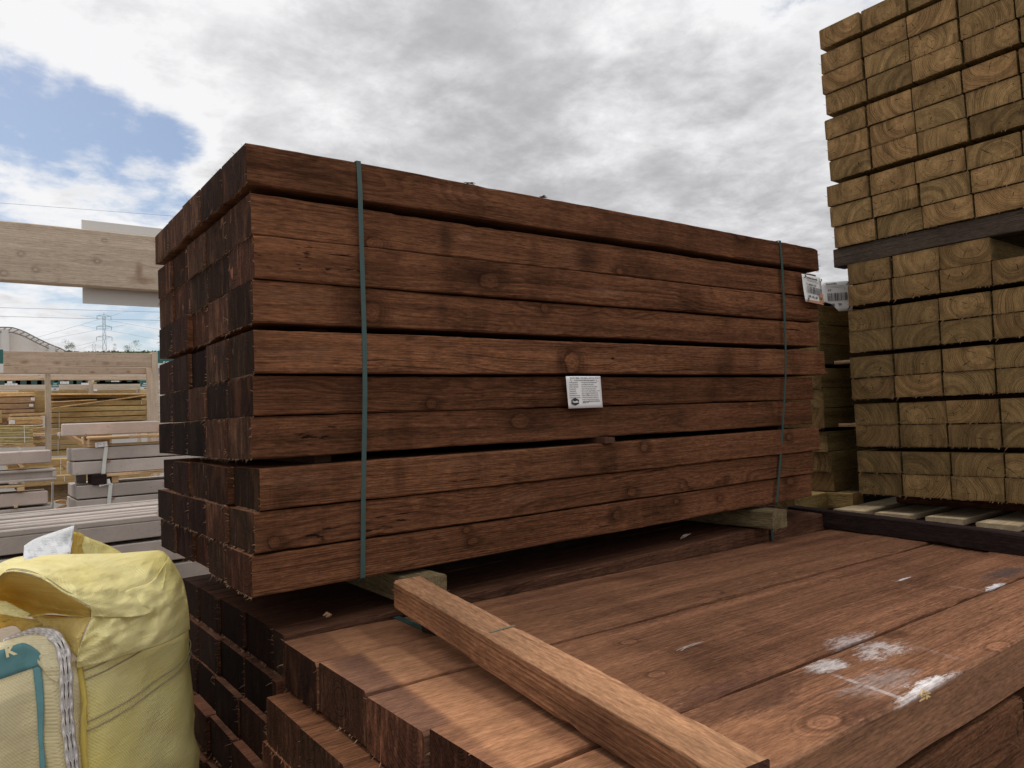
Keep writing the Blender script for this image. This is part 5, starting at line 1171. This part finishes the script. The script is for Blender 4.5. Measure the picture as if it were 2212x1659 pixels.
# timber packs on the racks
def layer(u0, u1, v0, v1, Y_, label, group, mat=tan, dep=.6, tiltpx=0, name='timber_board'):
    a, b = at(*z6b(u0, v0), 'y', Y_), at(*z6b(u1, v0 + tiltpx), 'y', Y_); c = at(*z6b(u0, v1), 'y', Y_)
    h = a.z - c.z; L_ = math.hypot(b.x - a.x, b.z - a.z); tl_ = math.atan2(b.z - a.z, b.x - a.x) if tiltpx else 0.0
    me_ = sleeper_mesh(name, L_, dep, h, int(u0 + v0 * 3), (mat, pale), fuzz=0, segs=12)
    return put(me_, name, ((a.x + b.x) / 2, Y_ + dep / 2, (a.z + b.z) / 2 - h / 2), (1, 1, 1), tl_, 0, (1, 1, 1), label, 'timber', group)
# the big pack seen between the posts
LYR = [(1285, 1355), (1362, 1425), (1432, 1497), (1503, 1568), (1578, 1630), (1648, 1712), (1722, 1790), (1796, 1856), (1866, 1930), (1940, 2010)]
for k, (v0, v1) in enumerate(LYR):
    layer(690, 2030 if k < 5 else 1500, v0, v1, YF + .75, 'yellowish board layer of the big pack between the rack posts, %s from the top' % ORD[k], 'board layers of the big yellowish pack')
for k, (u, v0, v1) in enumerate(((1970, 1285, 1630), (790, 1440, 1800), (775, 1800, 2010), (1895, 1285, 1340))):
    strip([z6b(u, v0), z6b(u + 8, v0), z6b(u + 8, v1), z6b(u, v1)], YF + .74, .003, strap_white, 'white_strap', 'thin pale strap on the big yellowish pack, %s' % ['near the broad plank post', 'near the square post', 'low beside the square post', 'short piece at the top'][k], 'strap', 'thin straps round the board bundles')
honey = wood('honey_boards', (.60, .40, .20), (.45, .28, .13), tone=.1, blotch=.15)
layer(686, 2000, 1190, 1214, YF + .7, 'long honey coloured board on top of the big pack', 'loose boards on the big pack', honey, .3, -4)
layer(686, 2000, 1218, 1250, YF + .8, 'second long board under the honey coloured one', 'loose boards on the big pack', tan, .3, 0)
layer(690, 1300, 1298, 1312, YF + .68, 'short honey coloured board end poking out above the pack', 'loose boards on the big pack', honey, .12, -30)
layer(668, 2000, 1385, 1402, YF + .42, 'honey coloured board slanting across the front of the big pack', 'loose boards on the big pack', honey, .14, -185)
layer(700, 1900, 1255, 1284, YF + 1.0, 'dull brown boards in the shade on top of the big pack', 'loose boards on the big pack', w2, .5, 0)
# pack at the picture's edge with reddish-brown layers
rb = wood('reddish_brown_boards', (.37, .25, .15), (.25, .16, .09), tone=.12, blotch=.3)
for k, (v0, v1) in enumerate(((1178, 1238), (1246, 1328), (1334, 1408), (1414, 1460))):
    layer(-900, 465, v0, v1, YF + .9, 'reddish brown board layer of the labelled pack beside the square post, %s from the top' % ORD[k], 'board layers of the labelled pack', rb if k else honey)
small_label([z6b(413, 1247), z6b(465, 1247), z6b(465, 1285), z6b(413, 1285)], YF + .88, 'upper small white label on the reddish brown pack')
small_label([z6b(391, 1330), z6b(446, 1330), z6b(446, 1366), z6b(391, 1366)], YF + .88, 'lower small white label on the reddish brown pack')
layer(470, 600, 1215, 1440, YF + 1.2, 'yellowish boards in the gap beside the square post', 'boards in the gap', tan)
v5 = lambda v: v + 250 * 4.809          # rows read from the lower enlargement
for k, (u0, u1, v0, v1) in enumerate(((135, 575, 256, 290), (118, 575, 300, 345), (130, 575, 345, 405), (200, 580, 415, 440), (445, 585, 450, 480))):
    layer(u0, u1, v5(v0), v5(v1), YF + .2, 'orange tinted loose board in the low heap beside the square post, %s from the top' % ORD[k], 'loose boards in the low heap', honey if k != 2 else wood('orange_tinted_boards', (.52, .31, .14), (.38, .21, .09), tone=.1), .35)
small_label([z5(120, 348), z5(198, 346), z5(198, 394), z5(120, 396)], YF + .18, 'white barcode label on the low heap of orange tinted boards')
layer(-900, 25, v5(222), v5(400), YF + .3, 'yellowish boards at the far edge of the low heap', 'boards in the gap', tan)
layer(10, 130, v5(300), v5(405), YF + .5, 'shaded board ends under the low heap', 'boards in the gap', rb)
gb_ = wood('greenish_boards', (.46, .37, .17), (.30, .23, .10), tone=.08, blotch=.2)
for k, (v0, v1) in enumerate(((425, 450), (452, 478), (480, 505), (515, 545), (547, 578), (592, 625), (627, 660), (662, 690))):
    layer(-900, 445, v5(v0), v5(v1), 5.0, 'greenish board of the strapped bundle on the rack, %s from the top' % ORD[k], 'greenish boards in the strapped bundle', gb_, .4, -14)
strip([z5(318, 412), z5(328, 412), z5(338, 655), z5(328, 655)], 4.985, .003, strap_white, 'white_strap', 'thin pale strap round the greenish bundle above the panels', 'strap', 'thin straps round the board bundles')
layer(452, 600, v5(518), v5(548), 5.6, 'pale board end in the gap beside the square post', 'boards in the gap', pale)
for k, (v0, v1) in enumerate(((440, 462), (466, 490), (494, 514), (560, 600), (604, 650), (655, 700))):
    layer(440, 610, v5(v0), v5(v1), 5.9, 'dull board beside the foot of the square post, %s from the top' % ORD[k], 'dull boards beside the square post', rb if k % 2 else tan, .4)
strip([z5(0, 700), z5(130, 680), z5(440, 660), z5(480, 690), z5(500, 705), z5(0, 720)], 4.9, .3, rb, 'bark_offcut', 'brown offcuts lying under the greenish bundle', 'offcut')
# boards further off, under the trellis
for k, (u0, u1, v0, v1) in enumerate(((250, 470, 1145, 1300), (470, 600, 1145, 1215), (690, 1190, 1140, 1190), (1250, 1860, 1140, 1195), (690, 1190, 1193, 1290), (1250, 1990, 1030, 1062))):
    layer(u0, u1, v0, v1, YF + 4.2, 'distant yellowish boards under the trellis racks, %s group' % ORD[k], 'distant board packs', tan, .5)
layer(-900, 2100, 1150, 1500, YF + 5.2, 'distant wall of stacked yellowish boards closing the view behind the racks', 'distant board packs', tan, .6)
# trellis panels
trel = plain('dark_green_trellis', (.030, .085, .075), .6, .15)
def trellis(u0, u1, v0, v1, Y_, label):
    a, b = at(*z6b(u0, v0), 'y', Y_), at(*z6b(u1, v1), 'y', Y_)
    mb = MB(); W_, H_ = b.x - a.x, a.z - b.z; n = max(4, int(W_ / .18))
    for k in range(n + 1):
        x = W_ * k / n; mb.box((x - .035, 0, 0), (x + .035, .02, H_))
    for k in range(3):
        z = H_ * (.06 + .44 * k); mb.box((0, .021, z - .035), (W_, .04, z + .035))
    return tag(mb.build('trellis_panel', trel, None, (a.x, Y_, b.z)), label, 'trellis', 'dark green trellis panels')
trellis(20, 600, 1015, 1075, YF + 3.9, 'dark green trellis panel near the edge, beside the square post')
trellis(690, 1190, 1010, 1072, YF + 3.9, 'dark green trellis panel in the middle of the racks')
trellis(1300, 1880, 1015, 1034, YF + 4.0, 'sliver of dark green trellis above the distant boards')
tag(bbox('white_hoarding', (-2.5, YF + 6.5, GZ), (5.5, YF + 6.55, at(*z6b(1000, 1010), 'y', YF + 6.5).z + .1), sign_white, None, .002), 'long white hoarding showing through the trellis panels', 'hoarding')
# signs
def price_sign(u0, u1, v0, v1, vm, Y_, label):
    a, b, m_ = at(*z6b(u0, v0), 'y', Y_), at(*z6b(u1, v1), 'y', Y_), at(*z6b(u0, vm), 'y', Y_)
    e_ = empty('price_sign', ((a.x + b.x) / 2, Y_, b.z), label, 'sign', 'green and white price signs'); W_, H_ = b.x - a.x, a.z - b.z; hm = m_.z - b.z
    MB().box((-W_ / 2, 0, hm + .001), (W_ / 2, .012, H_), 0, .002).build('header', teal_paint, e_)
    MB().box((-W_ / 2, -.001, 0), (W_ / 2, .012, hm), 0, .002).build('price_panel', sign_white, e_)
    return e_, W_, H_, hm
price_sign(-90, 46, 597, 914, 790, YF - .3, 'tall green and white price sign at the end of the knotted rail')
e, W_, H_, hm = price_sign(690, 788, 1038, 1152, 1110, YF + 3.1, 'green and white price sign beside the square post')
for k in range(2): MB().box((-W_ * (.25 if k == 0 else .4), -.004, H_ * (.75 - .22 * k)), (W_ * (.25 if k == 0 else .4), -.002, H_ * (.82 - .22 * k))).build('line_of_print', white_letter, e)
MB().box((-W_ * .2, -.006, hm * .4), (W_ * .15, -.004, hm * .62)).build('line_of_print', ink, e)
e, W_, H_, hm = price_sign(1882, 2014, 1012, 1140, 1100, YF + 3.0, 'green and white price sign beside the broad plank post')
for k in range(2): MB().box((-W_ * (.2 if k == 0 else .33), -.004, H_ * (.62 - .18 * k)), (W_ * (.2 if k == 0 else .33), -.002, H_ * (.70 - .18 * k))).build('line_of_print', white_letter, e)
MB().box((-W_ * .12, -.006, hm * .35), (W_ * .12, -.004, hm * .6)).build('line_of_print', ink, e)
for (u0, u1, v0, v1, lab) in ((62, 234, 1056, 1080, 'long white ticket on the trellis near the edge'), (96, 165, 1026, 1054, 'small white ticket above the long one on the trellis'), (806, 925, 1028, 1062, 'white ticket in the middle of the trellis'), (1090, 1190, 1048, 1074, 'white ticket beside the short pale post'), (1258, 1304, 1132, 1156, 'tiny white ticket below the short pale rail'), (1492, 1600, 1018, 1034, 'white ticket above the short pale rail')):
    small_label([z6b(u0, v0), z6b(u1, v0), z6b(u1, v1), z6b(u0, v1)], YF + 3.3, lab, 'white tickets on the trellis racks', marks=u1 - u0 > 100)
# green sign behind the brown pack, seen through the gap between its rows
a, b = at(341, 757, 'y', 6.2), at(341, 795, 'y', 6.2)
e = empty('rack_sign', (a.x + .45, 6.2, b.z), 'green sign with white capitals glimpsed through the gap at the rear of the brown pack', 'sign')
H_ = a.z - b.z
MB().box((-.45, 0, .05), (.45, .012, H_), 0, .002).build('header', teal_paint, e)
MB().box((-.45, 0, 0), (.45, .012, .049), 0, .002).build('price_panel', sign_white, e)
c_ = at(352.5, 788.0, 'y', 6.19); text('SOLID', .050, white_letter, e, (c_.x - e.location.x, -.003, c_.z - e.location.z), RX90, bold=.001)

# ------------------------------------------------------------------ tent, trees, pylons, wires, far roof
YT = 26.0
C_ = [(-30, 322), (0, 322), (80, 322), (160, 326), (250, 352), (330, 384), (400, 420), (460, 452), (520, 482), (590, 515), (655, 545), (720, 572), (800, 600), (880, 645)]
P = [at(*z6b(*c), 'y', YT) for c in C_]
canvas = fabric('white_tent_canvas', (.84, .80, .75), (.88, .85, .81), .3, .7)
for n_ in canvas.node_tree.nodes:
    if n_.type == 'MIX_SHADER': n_.inputs[0].default_value = .55
e = empty('marquee', (P[2].x, YT, GZ), 'white canvas marquee with a curved roof truss behind the racks', 'marquee'); o_ = e.location
mir = [Vector((2 * P[1].x - p.x, p.y, p.z)) for p in P[:1:-1]]
outl = mir + P[1:]
mb = MB(); rows = []
for k, v in enumerate(np.linspace(0, 1, 6)):
    rows.append([Vector((p.x, YT + .10 * math.sin(p.x * 2 + v * 7) * (v > 0), p.z * (1 - v) + (GZ if True else 0) * v)) - o_ - Vector((0, 0, .06 if v == 0 else 0)) for p in outl])
mb.grid(rows); solid(mb.build('gable_sheet', canvas, e, smooth=True), .02)
mb = MB(); rows = [[Vector((p.x, YT + dy, p.z)) - o_ for p in outl] for dy in (-.02, .1, 10.0)]
solid(mb.grid(rows).build('roof_sheet', canvas, e, smooth=True), .03)
steel = plain('grey_galvanised_steel', (.20, .19, .185), .55, .15, 5)
mb = MB(); U = [p - o_ + Vector((0, -.2, .02)) for p in outl]; Dn = [p - o_ + Vector((0, -.2, -.13)) for p in outl]
mb.tube(U, .022, 5).tube(Dn, .018, 5)
for k in range(len(U) - 1): mb.tube([Dn[k], U[k + 1]], .015, 4)
mb.build('truss', steel, e)
p = at(*z6b(62, 345), 'y', YT); mb = MB().tube([(p.x - o_.x, -.12, p.z - o_.z), (p.x - o_.x, -.12, 0)], .13, 8).build('post', plain('pale_tent_pole', (.60, .57, .54), .6, .1, 4), e)
p = at(*z6b(690, 565), 'y', YT); MB().tube([(p.x - o_.x, -.12, p.z - o_.z), (p.x - o_.x, -.12, 0)], .13, 8).build('post', bpy.data.materials['pale_tent_pole'], e)
# trees
leaf, t, bs = newmat('tree_foliage')
oi = N(t, 'ShaderNodeTexCoord').outputs['Object']
c = MIX(t, NOI(t, oi, 1.2, 3), (.045, .065, .022), (.13, .15, .055)); setc(t, bs.inputs[0], c); bs.inputs['Roughness'].default_value = .8
bark = plain('tree_bark', (.10, .08, .06), .9, .2, 10)
def tree(px, ptop, wpx, D, label, seed, pbase=775, dense=1.0):
    """deciduous tree: centre photo column px, crown top ptop, crown width wpx, D metres away in y"""
    g = random.Random(seed); top = at(px, ptop, 'y', D); l_ = at(px - wpx / 2, ptop, 'y', D); r_ = at(px + wpx / 2, ptop, 'y', D)
    Wd = abs(r_.x - l_.x); H_ = (top.z - GZ) * 1.035
    e_ = empty('tree', (top.x, D, GZ), label, 'tree', 'trees beyond the yard')
    tr = MB().tube([(0, 0, 0), (.02 * H_, 0, H_ * .35), (0, 0, H_ * .7)], [H_ * .03, H_ * .022, H_ * .01], 7)
    for k in range(8):
        a_ = g.uniform(0, 6.28); z0 = H_ * g.uniform(.3, .6); l = Wd * g.uniform(.25, .45)
        tr.tube([(0, 0, z0), (math.cos(a_) * l * .5, math.sin(a_) * l * .5, z0 + H_ * .12), (math.cos(a_) * l, math.sin(a_) * l, z0 + H_ * .25)], [H_ * .010, H_ * .007, H_ * .003], 5)
    tr.build('trunk', bark, e_)
    mb = MB(); cl = []
    for k in range(34):
        a_ = g.uniform(0, 6.28); u = g.uniform(-.45, 1); rr_ = math.sqrt(max(0.02, 1 - abs(u) ** 1.8)) * g.uniform(.35, 1.0)
        cl.append((Vector((math.cos(a_) * rr_ * Wd * .46, math.sin(a_) * rr_ * Wd * .46, H_ * .72 + u * H_ * .28)), g.uniform(.13, .24) * Wd))
    for c_, r__ in cl:
        for _ in range(int(70 * dense)):
            d_ = Vector((g.gauss(0, 1), g.gauss(0, 1), g.gauss(0, .8))); d_.normalize(); p_ = c_ + d_ * r__ * g.uniform(.3, 1.05)
            if p_.z > H_: p_.z = H_ - g.uniform(0, .05) * H_
            u = Vector((g.gauss(0, 1), g.gauss(0, 1), g.gauss(0, 1))).normalized(); v = u.orthogonal().normalized(); s_ = Wd * g.uniform(.012, .026)
            mb.add([p_ - u * s_, p_ + v * s_ * .6, p_ + u * s_, p_ - v * s_ * .6], [(0, 1, 2, 3)])
    mb.build('crown', leaf, e_, recalc=False); return e_
tree(147, 741, 50, 80, 'bushy green tree beside the slope of the marquee roof', 1)
tree(249, 750, 21, 95, 'small round tree right beside the foot of the pylon', 2, dense=1.3)
tree(292, 743, 42, 85, 'ragged loose tree between the round tree and the dark roof', 3, dense=.55)
tree(275, 753, 34, 84, 'low bush at the foot of the ragged tree', 4)
# far wooded ridge
g = random.Random(12); mb = MB()
for k in range(420):
    px = g.uniform(150, 350); p = at(px, 763 + g.uniform(-1.2, 3) + 1.5 * math.sin(px * .15), 'y', 150); s_ = g.uniform(.3, .7)
    for _ in range(7):
        u = Vector((g.gauss(0, 1), g.gauss(0, 1), g.gauss(0, 1))).normalized(); v = u.orthogonal().normalized(); c_ = p + Vector((g.gauss(0, 1), g.gauss(0, 1), -abs(g.gauss(0, 1.5)))) * s_
        mb.add([c_ - u * s_, c_ + v * s_ * .7, c_ + u * s_, c_ - v * s_ * .7], [(0, 1, 2, 3)])
tag(mb.build('far_woods', leaf, recalc=False), kind='stuff', label='dark line of distant woods above the top rail', cat='woods')
rg = MB(); xs_ = np.linspace(-80, 260, 20)
rg.grid([[(x, 152, -1.2) for x in xs_], [(x, 154, 15.0 + math.sin(x * .05)) for x in xs_], [(x, 260, 12) for x in xs_]])
tag(rg.build('hill', plain('far_field_green', (.06, .075, .035), .95, .3, .2), smooth=True), kind='structure')
p, q_ = at(*z6b(1790, 612), 'y', 60), at(*z6b(2330, 640), 'y', 60)
e = empty('far_roof', ((p.x + q_.x) / 2, 60, GZ), 'low dark roofed shed just clearing the broad rail', 'shed'); W_ = q_.x - p.x
roofm = plain('dark_slate_roof', (.045, .055, .065), .7, .15, 2)
MB().add([(-W_ / 2, 0, p.z - GZ - 1.1), (W_ / 2, 0, p.z - GZ - 1.1), (W_ / 2, 4, p.z - GZ), (-W_ / 2, 4, p.z - GZ), (W_ / 2, 8, p.z - GZ - 1.1), (-W_ / 2, 8, p.z - GZ - 1.1)], [(0, 1, 2, 3), (3, 2, 4, 5)]).build('roof', roofm, e)
MB().box((-W_ / 2 + .2, .2, 0), (W_ / 2 - .2, 7.8, p.z - GZ - 1.15)).build('wall', plain('grey_shed_wall', (.25, .25, .25), .8), e)
# pylons
def pylon(px, ptop, D, wbase, arms, label, r=.07, blue=False):
    top = at(px, ptop, 'y', D); H_ = top.z - GZ
    e_ = empty('electricity_pylon', (top.x, D, GZ), label, 'pylon', 'electricity pylons', rad(-8))
    mb = MB(); W0, W1 = wbase, wbase * .26
    lv = list(np.linspace(0, 1, 13)); wz = lambda v: W0 + (W1 - W0) * min(1, v * 1.15)
    cor_ = lambda v: [(sx * wz(v) / 2, sy * wz(v) / 2, H_ * v * .97) for sx, sy in ((-1, -1), (1, -1), (1, 1), (-1, 1))]
    for a_, b_ in zip(lv[:-1], lv[1:]):
        A_, B_ = cor_(a_), cor_(b_)
        for k in range(4):
            mb.tube([A_[k], B_[k]], r, 4, cap=False); mb.tube([A_[k], B_[(k + 1) % 4]], r * .6, 4, cap=False); mb.tube([A_[(k + 1) % 4], B_[k]], r * .6, 4, cap=False)
    mb.tube([(0, 0, H_ * .96), (0, 0, H_)], r, 4)
    mb.build('tower', steelb, e_)
    for v, L_ in arms:
        am = MB(); z = H_ * v
        for s_ in (-1, 1):
            tip = (s_ * L_, 0, z); w_ = wz(v) / 2
            am.tube([(s_ * w_, 0, z), tip], r * .8, 4).tube([(s_ * w_, 0, z + H_ * .035), tip], r * .7, 4).tube([tip, (s_ * L_, 0, z - H_ * .055)], r * .8, 4)
        am.build('cross_arm', steelb, e_)
    return top, H_
steelb = plain('pylon_steel', (.50, .58, .62), .6, .1, 1)
D = 150.0
aL, aR = at(*z6b(1303, 150), 'y', D), at(*z6b(1490, 150), 'y', D); half = (aR.x - aL.x) / 2
top, H_ = pylon(224.5, 674.5, D, half * 1.55, [], 'tall lattice electricity pylon with three pairs of arms', .05)
for o_ in [x for x in bpy.data.objects if x.name.startswith('electricity_pylon')]:
    am_z = [(at(*z6b(1395, v), 'y', D).z - GZ) for v in (150, 290, 432)]
    for z, k in zip(am_z, (1.0, 1.04, 1.1)):
        am = MB(); L_ = half * k
        for s_ in (-1, 1):
            tip = (s_ * L_, 0, z); am.tube([(0, 0, z), tip], .05, 4).tube([(0, 0, z + half * .26), tip], .045, 4).tube([tip, (s_ * L_, 0, z - half * .62)], .06, 4)
        am.build('cross_arm', steelb, o_)
# second pylon, far
pylon(203.3, 737, 420.0, 5.5, [(.93, 4.5), (.80, 5), (.66, 5.5)], 'tiny far pylon beside the tall one', .07)
wire_m = plain('overhead_wire', (.26, .29, .33), .6, .05, 1)
def wire(p0, p1, D0, D1, label, r=.018, sag=.0):
    a, b = at(*p0, 'y', D0), at(*p1, 'y', D1); pts = []
    for k in range(25):
        u = -.6 + 2.2 * k / 24; q_ = a.lerp(b, u); q_.z -= sag * (1 - (2 * u - 1) ** 2) ; pts.append(q_)
    return tag(MB().tube(pts, r, 4).build('overhead_wire', wire_m), label, 'wire', 'overhead wires')
wire(src(0, 566), src(488, 603), 40, 40, 'thin overhead wire crossing the white cloud above the big beam', .008)
wire(z6b(0, 38), z6b(2130, 98), 40, 40, 'overhead wire just under the big weathered beam', .009)
wire(z6b(0, 155), z6b(2130, 210), 40, 40, 'overhead wire crossing behind the pylon top', .009)
for k, (pa, pb_, lab) in enumerate(((( 600, 470), (1300, 340), 'faint line running up to the pylon middle arm from the marquee'), ((560, 420), (1300, 205), 'faint line running up to the pylon top arm'), ((1490, 215), (2130, 330), 'faint line leaving the pylon top arm'), ((1490, 350), (2130, 470), 'faint line leaving the pylon middle arm'), ((1010, 560), (1295, 490), 'faint short line below the pylon lowest arm'))):
    wire(z6b(*pa), z6b(*pb_), 149, 149, lab, .018)

# lettering becomes plain mesh
bpy.context.view_layer.update()
dg = bpy.context.evaluated_depsgraph_get()
for o in [x for x in S.objects if x.type == 'FONT']:
    me = bpy.data.meshes.new_from_object(o.evaluated_get(dg)); n_ = bpy.data.objects.new('lettering', me); COL.objects.link(n_)
    n_.parent = o.parent; n_.location = o.location; n_.rotation_euler = o.rotation_euler; n_.scale = o.scale
    bpy.data.objects.remove(o)
